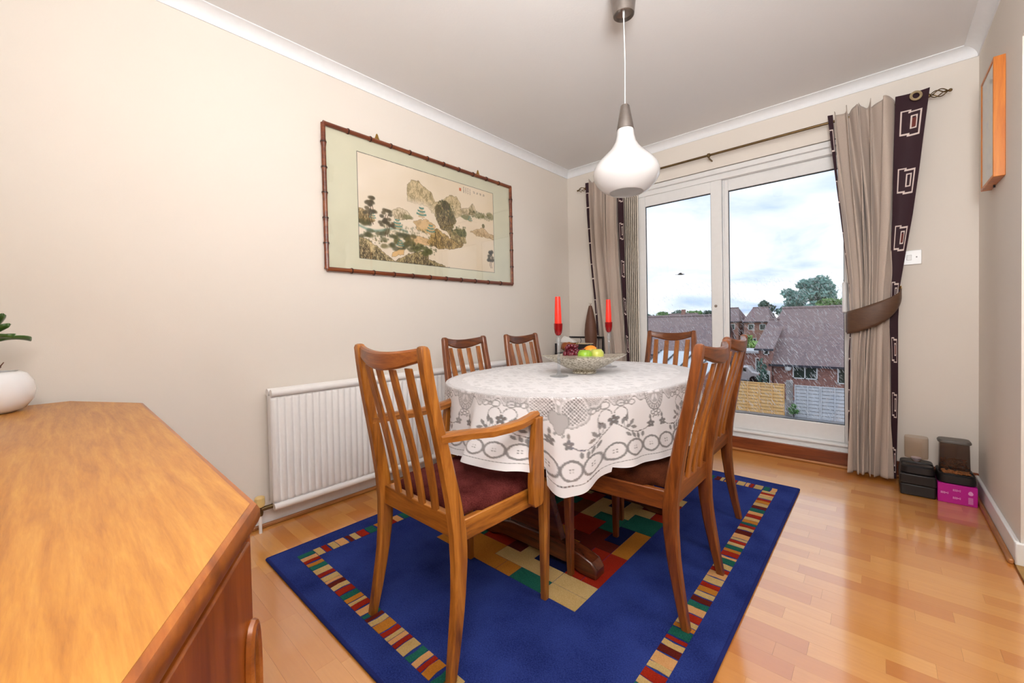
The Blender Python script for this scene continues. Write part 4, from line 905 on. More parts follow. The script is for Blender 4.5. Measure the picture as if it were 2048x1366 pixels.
# ------------------------------------------------------------------ curtains
m = NM('beige_curtain_cloth').set(Roughness=.85, Sheen_Weight=.2, Specular_IOR_Level=.2); v = m.coord(); wv = m.noise(m.coord('Object', (1, 1, .08)), 500, 2); m.color(m.mix(m.noise(v, 240, 3, .7), L(178, 161, 148), L(202, 186, 173))); m.bump(m.noise(v, 900, 2), .2, .001); BEIGE = m.m
LINING = plain('cream_lining', L(226, 214, 196), .9)
BANDM = vcol_mat('aubergine_band_cloth', .7)
def motif(uu, zz, wid, pitch=.329, z0=2.105):
    """overlapping pale outlined squares, every pitch down the band; uu metres across from its inner edge, zz height"""
    col = np.zeros(uu.shape+(3,)); col[:] = s2l((52, 28, 36)); k = np.round((z0-zz)/pitch); c = z0-k*pitch; dz = zz-c; q = np.where(k % 2 == 0, 1.0, .0)
    def outl(x0, x1, za, zb, t): i = (uu > x0) & (uu < x1) & (dz > za) & (dz < zb); j = (uu > x0+t) & (uu < x1-t) & (dz > za+t) & (dz < zb-t); return i & ~j
    PALE = s2l((226, 208, 200)); mid = wid*.5
    a = outl(wid*.18, wid*.52, -.066, .076, .0085) & ~((uu > wid*.5-.009) & (np.abs(dz) < .058)); b = outl(wid*.44, wid*.86, -.076, .066, .0085) & ~((uu < wid*.46+.009) & (np.abs(dz) < .056))
    c_ = outl(wid*.52, wid*.74, -.036, .040, .007)
    for mk in (a, b, c_): col[mk] = PALE
    col[(uu > wid*.56) & (uu < wid*.70) & (np.abs(dz) < .026) & (k % 2 == 0)] = s2l((104, 46, 40)); return col
def curtain(root, zt, zb, xl, xr, xb, xd, folds, amp, yc, seed):
    """xl/xr/xb/xd: edge tables against height: left edge, right edge, inner edge of the patterned band, right edge of the thin dark leading edge"""
    ph = seed*1.7; nz_ = 150; zs = np.linspace(zb, zt, nz_)
    T = lambda tab: np.array([interp(sorted(tab), z) for z in zs])
    XL, XR, XB, XD = T(xl), T(xr), T(xb), T(xd); AM = np.array([interp(sorted(amp), z) for z in zs])
    def wave(f):
        h_ = np.where(f < .66, f*1.22+.05*np.sin(f*13+seed), .66*1.22+.05*np.sin(.66*13+seed)+(f-.66)*.42)
        return np.sin(2*np.pi*folds*h_+ph)+.38*np.sin(2*np.pi*folds*1.7*h_+ph*2+1)
    def sheet(fa, fb, n, A, B, side=0):
        f = np.linspace(0, 1, n)[:, None]; x = A[None]*(1-f)+B[None]*f; g = (x-XL[None])/(XR-XL)[None]
        lump = wave(g*.94+.03*np.sin(zs*2.2+seed)[None])
        y = yc - AM[None]*lump + (.012*np.sin(zs*3+seed)[None])*1.0
        if side: y = y*0 + yc - AM[None]*.5*np.sin(g*9+ph) + .01
        top = np.zeros_like(y)
        zz = np.repeat(zs[None], n, 0) + np.where(zs[None] > zt-.06, .012*lump, 0)
        return np.stack([x+.010*np.cos(2*np.pi*folds*g+ph)*(AM/.03)[None]*(0 if side else 1), y, zz], -1), x, zz
    P1, _, _ = sheet(0, 1, 120, XD, XB); o = obj('beige_panel', grid_mesh('beige_panel', P1), BEIGE, root); s_ = o.modifiers.new('thick', 'SOLIDIFY'); s_.thickness = .002
    for nm, A, B, n, flip in (('patterned_band', XB, XR, 60, False), ('leading_edge', XL, XD, 14, True)):
        P2, X2, Z2 = sheet(0, 1, n, A, B, 1); zr = np.linspace(zb, zt, 720)
        Q = np.stack([np.stack([np.interp(zr, zs, P2[i, :, c]) for c in range(2)]+[zr], -1) for i in range(n)])
        wid = .155; f = np.linspace(0, 1, n)[:, None]*np.ones((1, 720)); wv_ = np.interp(zr, zs, B-A)
        uu = f*wid if not flip else (1-f)*.05+.02; me = grid_mesh(nm, Q); set_vcol(me, motif(uu, np.repeat(zr[None], n, 0), wid).reshape(-1, 3)); o = obj(nm, me, BANDM, root); s_ = o.modifiers.new('thick', 'SOLIDIFY'); s_.thickness = .002
cr_ = thing('curtain', 'beige and aubergine eyelet curtain tied back at the right of the patio door', 'curtain', (0, 0, 0), group='curtains at the patio door')
curtain(cr_, 2.272, .02, [(2.272, 2.066), (2.05, 2.086), (1.73, 2.117), (1.41, 2.148), (1.22, 2.166), (.97, 2.175), (.78, 2.165), (.46, 2.162), (.02, 2.160)],
        [(2.272, 2.522), (2.05, 2.5), (1.826, 2.479), (1.574, 2.452), (1.375, 2.425), (1.173, 2.399), (.966, 2.39), (.5, 2.389), (.02, 2.38)],
        [(2.272, 2.381), (1.884, 2.372), (1.59, 2.367), (1.325, 2.358), (1.0, 2.351), (.79, 2.357), (.02, 2.36)], [(2.272, 2.092), (1.8, 2.118), (1.4, 2.152), (1.2, 2.169), (.97, 2.177), (.02, 2.163)], 8.2, [(2.28, .03), (1.6, .034), (1.0, .012), (.85, .016), (.02, .034)], -.132, 2)
MB().lathe([(.017, -.003), (.026, -.003), (.028, 0), (.026, .003), (.017, .003), (.015, 0), (.017, -.003)], 28, cap=False).build('eyelet', plain('pale_brass', L(206, 188, 150), .3, .9), cr_)
e1 = [c for c in cr_.children if c.name.startswith('eyelet')][0]; e1.location = (2.466, -.142, 2.238); e1.rotation_euler = (math.pi/2, 0, .25)
cl = thing('curtain', 'beige and aubergine curtain hanging at the left of the patio door behind the lampshade', 'curtain', (0, 0, 0), group='curtains at the patio door')
curtain(cl, 2.272, .02, [(2.3, .287), (1.94, .302), (1.56, .327), (1.19, .362), (.82, .391), (.02, .41)], [(2.3, .655), (1.6, .658), (1.09, .668), (.7, .69), (.02, .70)], [(2.3, .600), (1.84, .604), (1.44, .62), (1.09, .640), (.74, .662), (.02, .67)], [(2.3, .325), (1.94, .338), (1.56, .360), (1.19, .384), (.82, .402), (.02, .42)], 5.2, [(2.28, .026), (1.2, .024), (.02, .028)], -.132, 5)
# tie-back with hook
m = NM('brown_satin').set(Roughness=.55, Sheen_Weight=.1); v = m.coord('Object', (1, 1, 5)); m.color(m.mix(m.noise(v, 18, 4, .6, 1), L(66, 36, 26), L(104, 74, 48))); SATIN = m.m
tbk = thing('tieback', 'brown satin tie-back band gathering the right-hand curtain', 'tieback', (2.28, -.128, 1.0))
g = np.zeros((34, 9, 3))
for i in range(34):
    f = i/33; ang = math.pi*(1.04-1.06*f); cx = -.002; x = cx+.125*math.cos(ang); y = -.062*math.sin(ang)-.006
    zc = -.045 + .175*f**1.55 - .02*math.sin(f*math.pi); hw = .064*math.sin(math.pi*min(1, max(.0, (1.06-f)/.62))/2)**.8+.006
    if f < .12: hw *= .86
    for j in range(9): u = (j-4)/4; g[i, j] = (x, y-.004*(1-u*u), zc+u*hw)
o = obj('band', grid_mesh('band', g), SATIN, tbk); s_ = o.modifiers.new('thick', 'SOLIDIFY'); s_.thickness = .003
g2 = g.copy(); g2[..., 1] = .03+.035*np.sin(np.linspace(0, 1, 34)*np.pi)[:, None]*.9-.03; o = obj('band', grid_mesh('band', g2), SATIN, tbk); s_ = o.modifiers.new('thick', 'SOLIDIFY'); s_.thickness = .003
MB().tube([(.125, .128, .155), (.125, .03, .155), (.118, .005, .15), (.122, -.005, .165)], .004, 8).build('hook', BRASS, tbk)

# ------------------------------------------------------------------ pet feeders in the corner
bx = thing('storage_box', 'low black box under the water dispenser beside the curtain', 'box', (2.462, -.215, 0))
MB().box(-.07, .07, -.095, .095, 0, .062).build('tray', BLACKP, bx, bevel=.006); MB().box(-.072, .072, -.097, .097, .062, .118).build('lid', BLACKP, bx, bevel=.006)
pk = thing('storage_box', 'magenta pink printed box under the food dispenser in the corner', 'box', (2.609, -.215, 0))
MB().box(-.0715, .0715, -.097, .097, 0, .1).build('carton', NM('magenta_card').set(Roughness=.4).color(L(196, 22, 150)).m, pk, bevel=.002)
PRN = plain('pale_pink_ink', L(240, 168, 222), .5); pr_ = MB()
def dots(cx, cz, s):
    for a, b, r in ((0, 0, 1), (-.9, .4, .55), (-1.5, -.1, .5), (-.8, -.6, .5), (.9, .5, .45), (1.1, -.5, .45)): pr_.lathe([(0, 0), (r*s, 0), (r*s, .0006), (0, .0006)], 10); 
pm_ = MB()
def mark(cx, cz, w, h): pm_.box(cx-w, cx+w, -.0978, -.0972, cz-h, cz+h)
for cx, cz in ((-.05, .052), (-.006, .072), (-.006, .032)):
    for dx in (0, .006, .012): mark(cx-.008+dx, cz, .0018, .0055)
    mark(cx+.010, cz, .003, .0022); mark(cx+.016, cz+.003, .002, .0018); mark(cx+.016, cz-.003, .002, .0018)
for k in range(7): mark(.047, .044-k*.005, .0085, .0012)
hx_ = [(.047+.009*math.cos(t)*(1-.25*math.sin(t)), .068+.011*math.sin(t)) for t in np.linspace(0, 2*math.pi, 14)[:-1]]
pm_.add([(x, -.0978, z) for x, z in hx_]+[(x, -.0972, z) for x, z in hx_], [tuple(range(13)), tuple(range(25, 12, -1))])
pm_.build('printed_marks', PRN, pk, smooth=0)
def rrect(w, d, r, n=5):
    return [(sx_*(w-r)+r*math.cos(a), sy_*(d-r)+r*math.sin(a)) for sx_, sy_, a0 in ((1, 1, 0), (-1, 1, math.pi/2), (-1, -1, math.pi), (1, -1, 1.5*math.pi)) for a in [a0+math.pi/2*k/n for k in range(n+1)]]
def feeder_base(t, w, d, h):
    o = rrect(w, d, .03); tr = rrect(w*.86, d*.40, .022); sh = -d*.48
    MB().loft([[(x*.95, y*.95, 0) for x, y in o], [(x, y, .006) for x, y in o], [(x*.97, y*.97, h-.004) for x, y in o], [(x*.93, y*.93, h) for x, y in o]]).build('base', BLACKP, t)
    MB().loft([[(x, y+sh, h+.0005) for x, y in tr], [(x*1.05, y*1.1+sh, h+.006) for x, y in tr], [(x*1.12, y*1.2+sh, h+.002) for x, y in tr]], caps=False).build('trough_rim', BLACKP, t)
    MB().add([(x*.98, y*.98+sh, h+.001) for x, y in tr], [tuple(range(len(tr)))]).build('trough', plain('trough_dark', L(14, 13, 14), .3) if 'trough_dark' not in MATS else MATS['trough_dark'], t, smooth=0)
wf = thing('water_dispenser', 'black pet water dispenser with clear upturned bottle', 'pet feeder', (2.462, -.213, .118))
feeder_base(wf, .069, .092, .042)
bt = rrect(.049, .042, .03); MB().loft([[(x*.35, y*.35+.03, .045) for x, y in bt], [(x*.45, y*.45+.03, .058) for x, y in bt], [(x*.97, y*.97+.03, .068) for x, y in bt], [(x, y+.03, .075) for x, y in bt], [(x, y+.03, .178) for x, y in bt], [(x*.97, y*.97+.03, .184) for x, y in bt]]).build('bottle', PALEPL, wf)
MB().lathe([(0, .03), (.007, .03), (.009, .045), (.02, .056), (.022, .066), (0, .066)], 16, (0, .03, 0)).build('spout', plain('lilac_white_plastic', L(214, 204, 224), .4), wf)
ff = thing('food_dispenser', 'black pet food dispenser with smoky hopper and lid, biscuits in its tray', 'pet feeder', (2.609, -.213, .1))
feeder_base(ff, .0715, .094, .046)
hp = rrect(.060, .045, .025); MB().loft([[(x, y+.035, .044) for x, y in hp], [(x*.97, y*.97+.035, .1) for x, y in hp], [(x*.94, y*.94+.035, .196) for x, y in hp]]).build('hopper', SMOKE, ff)
MB().loft([[(x*1.0, y*1.0+.035, .194) for x, y in hp], [(x*1.06, y*1.06+.035, .197) for x, y in hp], [(x*1.06, y*1.06+.035, .204) for x, y in hp], [(x*.98, y*.98+.035, .211) for x, y in hp]]).build('lid', plain('grey_plastic_lid', L(92, 86, 80), .45), ff)
kb = MB(); r7 = random.Random(4)
for k in range(150):
    x, y = r7.uniform(-.05, .05), -.045+r7.uniform(-.026, .03); kb.lathe([(0, 0), (.005, .001), (.005, .004), (0, .005)], 6, (x, y, .047+r7.uniform(0, .006)))
for k in range(200):
    x, y = r7.uniform(-.05, .05), .035+r7.uniform(-.035, .035); kb.lathe([(0, 0), (.005, .001), (.005, .004), (0, .005)], 6, (x, y, .05+r7.uniform(0, .05)))
stuff(kb.build('biscuits', plain('pet_biscuit', L(150, 92, 48), .9, var=.25), ff))

# ------------------------------------------------------------------ corner stand behind the table
stn = thing('plant_stand', 'black metal stand with top rail in the corner behind the fruit bowl', 'stand', (.28, -.305, 0))
for x, y in ((-.16, -.10), (.19, -.10), (-.16, .13), (.19, .13)): MB().box(x-.008, x+.008, y-.008, y+.008, 0, .80 if y < 0 else .855).build('leg', BLACKM, stn, bevel=.002)
MB().box(-.17, .20, -.11, .14, .700, .715).build('shelf', BLACKM, stn, bevel=.003); MB().box(-.17, .20, -.11, .14, .35, .362).build('shelf', BLACKM, stn, bevel=.003)
MB().box(-.16, .19, .124, .136, .838, .855).build('top_bar', BLACKM, stn, bevel=.002)
for x in (-.05, .06): MB().tube([(x, .13, .79), (x+.012, .13, .815), (x+.004, .13, .84)], .003, 6).build('scroll', BLACKM, stn)
tag(MB().lathe([(0, 0), (.04, 0), (.046, .04), (.053, .11), (.055, .18), (.049, .25), (.036, .32), (.022, .385), (.013, .418), (.011, .418), (0, .41)], 28, (.385, -.24, .7155)).build('tall_vase', plain('matt_brown_glaze', L(96, 60, 42), .55, var=.1, scale=80)), 'tall tapering matt brown vase on the corner stand', 'vase')
tw = thing('dried_twig', 'small dried twig with pale buds in the brown vase', 'dried flowers', (.385, -.24, 1.131))
for a, b, c in ((-.012, 0, .028), (.006, .004, .03), (.014, -.003, .022)):
    MB().tube([(0, 0, -.02), (a*.5, b*.5, .012), (a, b, c)], .0015, 6).build('stem', TABLEW, tw); o = obj('bud', ico(.0045, 1), FABB, tw); o.location = (a, b, c)
bk = thing('keepsake_box', 'black box in front of the brown vase on the corner stand', 'box', (.40, -.37, .7155))
MB().box(-.065, .065, -.03, .03, 0, .082).build('case', BLACKM, bk, bevel=.003); MB().box(-.067, .067, -.032, .032, .082, .09).build('lid_edge', plain('pale_edge_card', L(200, 180, 150), .7), bk)
ob = thing('amber_ornament', 'rounded amber-brown ornament with a pale top behind the grapes near the corner', 'ornament', (.215, -.325, .7155))
obj('body', ico(.085, 3, (1.05, .62, .58), jitter=.25), NM('amber_resin').set(Roughness=.3, Subsurface_Weight=.1).color(L(160, 84, 30)).m, ob).location = (0, 0, .048)
o = MB().loft([[(-.085, -.035, 0), (.075, -.03, 0), (.08, .03, 0), (-.08, .035, 0)], [(-.08, -.03, .02), (.06, -.025, .018), (.06, .025, .018), (-.075, .03, .02)], [(-.055, -.014, .062), (-.005, -.012, .05), (-.005, .012, .05), (-.055, .014, .062)]]).build('pale_top', NM('pale_shell').set(Roughness=.5).color(L(226, 224, 220)).m, ob, bevel=.01, seg=3); o.location = (-.005, 0, .088)

# ================================================================== outside
GZ = -4.7
struct(MB().box(-90, 60, .3, 130, GZ-.3, GZ).build('ground', plain('wet_tarmac', L(150, 150, 152), .6, var=.15, scale=2), smooth=0))
m = NM('house_brick').set(Roughness=.9); v = m.coord('Object', (1, 1, 1)); br = m.n('ShaderNodeTexBrick'); br.inputs['Scale'].default_value = 4.5; br.inputs['Color1'].default_value = L(176, 124, 110); br.inputs['Color2'].default_value = L(146, 100, 92); br.inputs['Mortar'].default_value = L(160, 140, 132)
sw_ = m.n('ShaderNodeCombineXYZ'); sp2 = m.n('ShaderNodeSeparateXYZ'); m.l(v, sp2.inputs[0]); m.l(m.math('ADD', sp2.outputs[0], sp2.outputs[1]), sw_.inputs[0]); m.l(sp2.outputs[2], sw_.inputs[1]); m.l(sw_.outputs[0], br.inputs['Vector']); m.color(br.outputs[0]); BRICK = m.m
m = NM('roof_tile').set(Roughness=.8); v = m.coord('Object'); br = m.n('ShaderNodeTexBrick'); br.inputs['Scale'].default_value = 3.4; br.inputs['Color1'].default_value = L(156, 134, 134); br.inputs['Color2'].default_value = L(122, 108, 114); br.inputs['Mortar'].default_value = L(90, 80, 86); br.inputs['Mortar Size'].default_value = .03; br.inputs['Brick Width'].default_value = .6; br.inputs['Row Height'].default_value = .5
m.l(v, br.inputs['Vector']); m.color(m.mix(m.noise(v, .6, 4), br.outputs[0], L(146, 128, 126))); TILE = m.m
DKGL = NM('dark_house_glass').set(Roughness=.08).color(L(58, 70, 64)).m
def house(name, label, x0, x1, ye, yr, yb, zg, ze, zr, wins, hipL=0, hipR=0, group=None):
    t = thing(name, label, 'house', ((x0+x1)/2, (ye+yb)/2, zg), group=group); cx, cy = t.location.x, t.location.y; X = lambda x: x-cx; Y = lambda y: y-cy
    e = ze-zg; r = zr-zg
    w = MB(); w.box(X(x0), X(x1), Y(ye), Y(yb), 0, e)
    if not hipL: w.add([(X(x0), Y(ye), e), (X(x0), Y(yb), e), (X(x0), Y(yr), r-.1)], [(0, 1, 2)])
    if not hipR: w.add([(X(x1), Y(ye), e), (X(x1), Y(yb), e), (X(x1), Y(yr), r-.1)], [(0, 1, 2)])
    w.build('walls', BRICK, t, smooth=0)
    ov = .35; a, b = X(x0)-.2, X(x1)+.2
    V = [(a, Y(ye)-ov, e-.12), (b, Y(ye)-ov, e-.12), (b-hipR, Y(yr), r), (a+hipL, Y(yr), r), (a, Y(yb)+ov, e-.12), (b, Y(yb)+ov, e-.12)]
    F = [(0, 1, 2, 3), (5, 4, 3, 2)]
    if hipL: F.append((4, 0, 3))
    if hipR: F.append((1, 5, 2))
    ro = MB().add(V, F).build('roof', TILE, t, smooth=0); s_ = ro.modifiers.new('thick', 'SOLIDIFY'); s_.thickness = .12
    MB().tube([(a+hipL, Y(yr), r+.02), (b-hipR, Y(yr), r+.02)], .11, 8).build('ridge_tiles', TILE, ro)
    MB().box(a, b, Y(ye)-ov-.1, Y(ye)-ov, e-.26, e-.12).build('gutter', plain('black_gutter', L(50, 52, 64), .5) if 'black_gutter' not in MATS else MATS['black_gutter'], ro, smooth=0)
    for (wx, wz, ww, wh, n) in wins:
        f = MB(); y = Y(ye)-.06; fw = .07
        f.box(X(wx), X(wx)+ww, y, y+.08, wz-zg, wz-zg+fw).box(X(wx), X(wx)+ww, y, y+.08, wz-zg+wh-fw, wz-zg+wh)
        for k in range(n+1): f.box(X(wx)+(ww-fw)*k/n, X(wx)+(ww-fw)*k/n+fw, y, y+.08, wz-zg, wz-zg+wh)
        fo = f.build('window', UPVC, t, smooth=0)
        for k in range(n): MB().box(X(wx)+(ww-fw)*k/n+fw, X(wx)+(ww-fw)*(k+1)/n, y+.03, y+.05, wz-zg+fw, wz-zg+wh-fw).build('pane', DKGL, fo, smooth=0)
    return t
c0 = CAM
def at(rx, rz, dist): return (c0[0]+rx*dist, c0[1]+dist, c0[2]+rz*dist)       # a direction read from the photo, at a distance judged from size
HD = 33.5
hx0, hx1 = c0[0]-.172*HD, c0[0]+.10*HD
yE = c0[1]+HD
h1 = house('brick_bungalow', 'brick bungalow with a steep tiled roof beyond the grey fence', c0[0]-.166*HD, hx1, yE, yE+5.2, yE+10.4, GZ, c0[2]-.094*HD, c0[2]+.017*(HD+5.2), [(c0[0]-.132*HD, c0[2]-.126*HD, .041*HD, .029*HD, 2), (c0[0]-.0605*HD, c0[2]-.131*HD, .041*HD, .031*HD, 2)])
h1b = house('side_wing', 'narrow tiled side wing with a small white window joined to the bungalow', c0[0]-.190*HD, c0[0]-.1675*HD, yE-.4, yE+4.6, yE+9.8, GZ, c0[2]-.062*HD, c0[2]-.006*(HD+4.6), [(c0[0]-.1815*HD, c0[2]-.079*HD, .36, .42, 1)])
hx0 = c0[0]-.172*HD
al = thing('alarm_box', 'white alarm box on the brick bungalow wall', 'alarm box', (c0[0]-.139*HD, yE-.23, c0[2]-.104*HD)); MB().lathe([(0, -.22), (.12, -.2), (.2, -.08), (.22, .1), (0, .1)], 14).build('case', UPVC, al)
dr_ = thing('house_door', 'white door of the low side wing', 'door', (c0[0]-.1765*HD, yE-.48, GZ)); MB().box(-.25, .25, -.04, .05, 0, 1.95).build('leaf', UPVC, dr_, bevel=.01); MB().box(-.02, .2, -.06, -.03, .9, 1.7).build('glazing', DKGL, dr_)
LD = 30.5
h2 = house('tiled_house', 'house whose broad tiled roof fills the lower left door pane', c0[0]-.455*(LD+5), c0[0]-8.9, c0[1]+LD, c0[1]+LD+4, c0[1]+LD+7.5, GZ, c0[2]-.082*LD, c0[2]+.0055*(LD+4), [(c0[0]-.36*LD, c0[2]-.12*LD, 1.2, .9, 2)])
# greenhouse-like pale roof below it, seen between the chair slats
cvp = plain('pale_glazing_sheet', L(206, 216, 224), .25); cv = thing('conservatory', 'pale lean-to conservatory roof with dark glazing bars below the tiled roof', 'conservatory', (c0[0]-.372*20, c0[1]+20, GZ))
MB().loft([[(-1.6, -2.4, 2.6), (1.6, -2.4, 2.6), (1.6, -2.35, 2.66), (-1.6, -2.35, 2.66)], [(-1.6, 2.4, 3.9), (1.6, 2.4, 3.9), (1.6, 2.4, 3.96), (-1.6, 2.4, 3.96)]]).build('roof', cvp, cv, smooth=0); MB().box(-1.6, 1.6, -2.4, 2.4, 0, 2.6).build('walls', BRICK, cv, smooth=0)
for k in range(4): MB().loft([[(-1.6+.9*k, -2.4, 2.67), (-1.54+.9*k, -2.4, 2.67), (-1.54+.9*k, -2.4, 2.72), (-1.6+.9*k, -2.4, 2.72)], [(-1.6+.9*k, 2.4, 3.97), (-1.54+.9*k, 2.4, 3.97), (-1.54+.9*k, 2.4, 4.02), (-1.6+.9*k, 2.4, 4.02)]]).build('glazing_bar', BLACKM, cv, smooth=0)
# fences
OCH = plain('orange_fence_stain', L(238, 192, 128), .8, var=.12, scale=3); GRY = plain('weathered_grey_fence', L(204, 206, 210), .85, var=.12, scale=3); CONC = plain('concrete', L(150, 144, 140), .9, var=.2, scale=6)
FD = 28.0; fyw = c0[1]+FD
FSHADE = plain('slat_gap_shade', L(120, 104, 84), .9)
def fence(x0, x1, mat, label, nsl=9, h=1.76):
    t = thing('lap_fence', label, 'fence', ((x0+x1)/2, fyw, GZ)); hw = (x1-x0)/2; sl = MB().box(-hw, hw, -.03, .0, 0, h/nsl*.88).mesh('slat', 0); sl.materials.append(mat)
    for k in range(nsl): o = obj('slat', sl, None, t); o.location = (0, 0, k*h/nsl); o.rotation_euler = (-.10, 0, 0)
    MB().box(-hw, hw, .012, .03, 0, h).build('gap_shade', FSHADE, t, smooth=0)  # dark sheet added to give the shade between slats as colour
    for x in (-hw, -.0, hw-.05): MB().box(x, x+.05, -.085, -.045, 0, h).build('batten', mat, t, smooth=0)
    MB().box(-hw, hw, -.07, .03, h, h+.04).build('cap_rail', mat, t, smooth=0)
fence(c0[0]-.236*FD, c0[0]-.1925*FD, OCH, 'orange stained lap fence panel at the left, partly behind a chair')
fence(c0[0]-.192*FD, c0[0]-.146*FD, OCH, 'orange stained lap fence panel beside the concrete post')
fence(c0[0]-.283*FD, c0[0]-.2365*FD, OCH, 'orange stained lap fence panel hidden mostly by the door stile')
pst = thing('fence_post', 'tall grey concrete post between the orange and grey fences', 'post', (c0[0]-.1375*FD, fyw-.05, GZ)); MB().box(-.16, .16, -.12, .12, 0, 2.05).build('shaft', CONC, pst, bevel=.02)
fence(c0[0]-.129*FD, c0[0]-.087*FD, GRY, 'weathered grey fence panel next to the concrete post')
fence(c0[0]-.0865*FD, c0[0]-.044*FD, GRY, 'weathered grey fence panel nearest the tied curtain')
fence(c0[0]-.0435*FD, c0[0]+.01*FD, GRY, 'weathered grey fence panel behind the tied curtain')
fence(c0[0]+.0105*FD, c0[0]+.06*FD, GRY, 'weathered grey fence panel farthest right, hidden behind the curtain')
def leafmat(name, a, b): return plain(name, tuple((x+y)/2 for x, y in zip(a, b)), .8, var=.35, scale=1.2)
GRN = leafmat('mid_green_leaf', L(110, 150, 90), L(130, 170, 110)); DGR = leafmat('dark_green_leaf', L(88, 116, 106), L(102, 132, 118)); HAZEG = leafmat('hazed_leaf', L(124, 162, 156), L(144, 182, 172)); LGR = leafmat('light_green_leaf', L(150, 186, 100), L(168, 200, 120)); BARK = plain('tree_bark', L(90, 80, 72), .9)  # the bluish leaf tone has distance haze mixed into its colour
def tree(name, label, loc, h, w, mat, nleaf=1500, trunk=.3, seed=1, conical=False, cat='tree', leaf=.5, group=None):
    t = thing(name, label, cat, loc, group=group); r = np.random.default_rng(seed); cl_ = []
    for k in range(16 if not conical else 22):
        if conical: f = r.random(); cl_.append((r.normal(0, .12)*w*(1-f), r.normal(0, .12)*w*(1-f), h*(.08+.9*f), w*.5*(1-f*.9), h*.07))
        else: a = r.uniform(0, 6.28); q = r.random()**.5; f = trunk+(1-trunk)*r.uniform(.15, .92); sp_ = math.sin(min(1, (f-trunk)/(1-trunk)*1.1)*math.pi)**.6; cl_.append((q*.36*w*math.cos(a)*sp_, q*.36*w*math.sin(a)*sp_, h*f, w*.17, h*.09))
    idx = r.integers(0, len(cl_), nleaf); C = np.array(cl_)[idx]; d = r.normal(size=(nleaf, 3)); d /= np.linalg.norm(d, axis=1)[:, None]; d *= (r.random(nleaf)**.4)[:, None]
    P0 = np.stack([C[:, 0]+d[:, 0]*C[:, 3], C[:, 1]+d[:, 1]*C[:, 3], C[:, 2]+d[:, 2]*C[:, 4]], -1); u = r.normal(size=(nleaf, 3)); u /= np.linalg.norm(u, axis=1)[:, None]; v_ = np.cross(u, r.normal(size=(nleaf, 3))); v_ /= np.linalg.norm(v_, axis=1)[:, None]; s_ = leaf*(.5+r.random(nleaf))[:, None]
    Q = np.stack([P0-u*s_, P0+v_*s_*.6, P0+u*s_, P0-v_*s_*.6], 1).reshape(-1, 3); me = bpy.data.meshes.new('foliage'); me.from_pydata(Q.tolist(), [], np.arange(len(Q)).reshape(-1, 4).tolist()); stuff(obj('foliage', me, mat, t))
    tr_ = MB().tube([(0, 0, 0), (w*.01, 0, h*trunk), (0, 0, h*.7)], [w*.03, w*.024, w*.008], 8)
    for (x, y, z, _, _) in cl_[:10]: tr_.tube([(0, 0, h*trunk*.9), (x*.5, y*.5, (h*trunk+z)/2), (x, y, z)], [w*.014, w*.009, w*.004], 6)
    tr_.build('trunk', BARK, t)
hill = MB(); g = np.zeros((60, 14, 3))
for i in range(60):
    for j in range(14):
        x = -95+2.6*i; f = j/13; y = 52+70*f; g[i, j] = (x, y, GZ+f**1.1*(5.6+.9*math.sin(x*.11)+.5*math.sin(x*.31+1)))
struct(obj('hillside', grid_mesh('hillside', g), leafmat('hillside_green', L(110, 132, 96), L(128, 146, 108))))
def hz(y): return GZ+max(0, (y-52)/70)**1.1*5.6
def far(rx, dist): x, y = c0[0]+rx*dist, c0[1]+dist; return (x, y, hz(y))
p = far(-.098, 78); tree('broad_tree', 'large open-crowned tree rising above the bungalow roof', (p[0]+.3, p[1], p[2]), c0[2]+.088*78-p[2], 7.4, HAZEG, 4200, .35, 3, leaf=.26)
p = far(-.13, 82); tree('broad_tree', 'rounded haze-pale tree left of the tall open-crowned one', p, c0[2]+.06*82-p[2], 6.2, HAZEG, 2600, .3, 5, leaf=.26)
p = far(-.075, 64); tree('broad_tree', 'low pale green tree just above the right end of the bungalow ridge', p, c0[2]+.037*64-p[2], 5.4, GRN, 2200, .3, 6, leaf=.26)
p = far(-.046, 70); tree('conifer', 'dark conifer at the right edge of the view', p, c0[2]+.078*70-p[2], 2.6, DGR, 1800, .1, 7, True, leaf=.24)
p = far(-.178, 80); tree('broad_tree', 'small dark round tree behind the distant terrace', p, c0[2]+.037*80-p[2], 3.6, DGR, 1200, .25, 8, leaf=.24)
for k, (rx, dist, top, w, mt, lb) in enumerate(((-.435, 75, .024, 3.0, DGR, 'dark tree at the far left of the left pane'), (-.40, 100, .018, 7, GRN, 'low green tree on the skyline, first from the left'), (-.36, 98, .019, 7, DGR, 'low dark tree on the skyline, mid left pane'), (-.325, 96, .021, 6, GRN, 'low green tree on the skyline right of the chimneys'), (-.295, 106, .021, 6, DGR, 'low dark tree on the skyline beside the door stile'))):
    p = far(rx, dist); tree('broad_tree', lb, p, c0[2]+top*dist-p[2], w, mt, 900, .2, 20+k, leaf=.3, group='trees on the skyline')
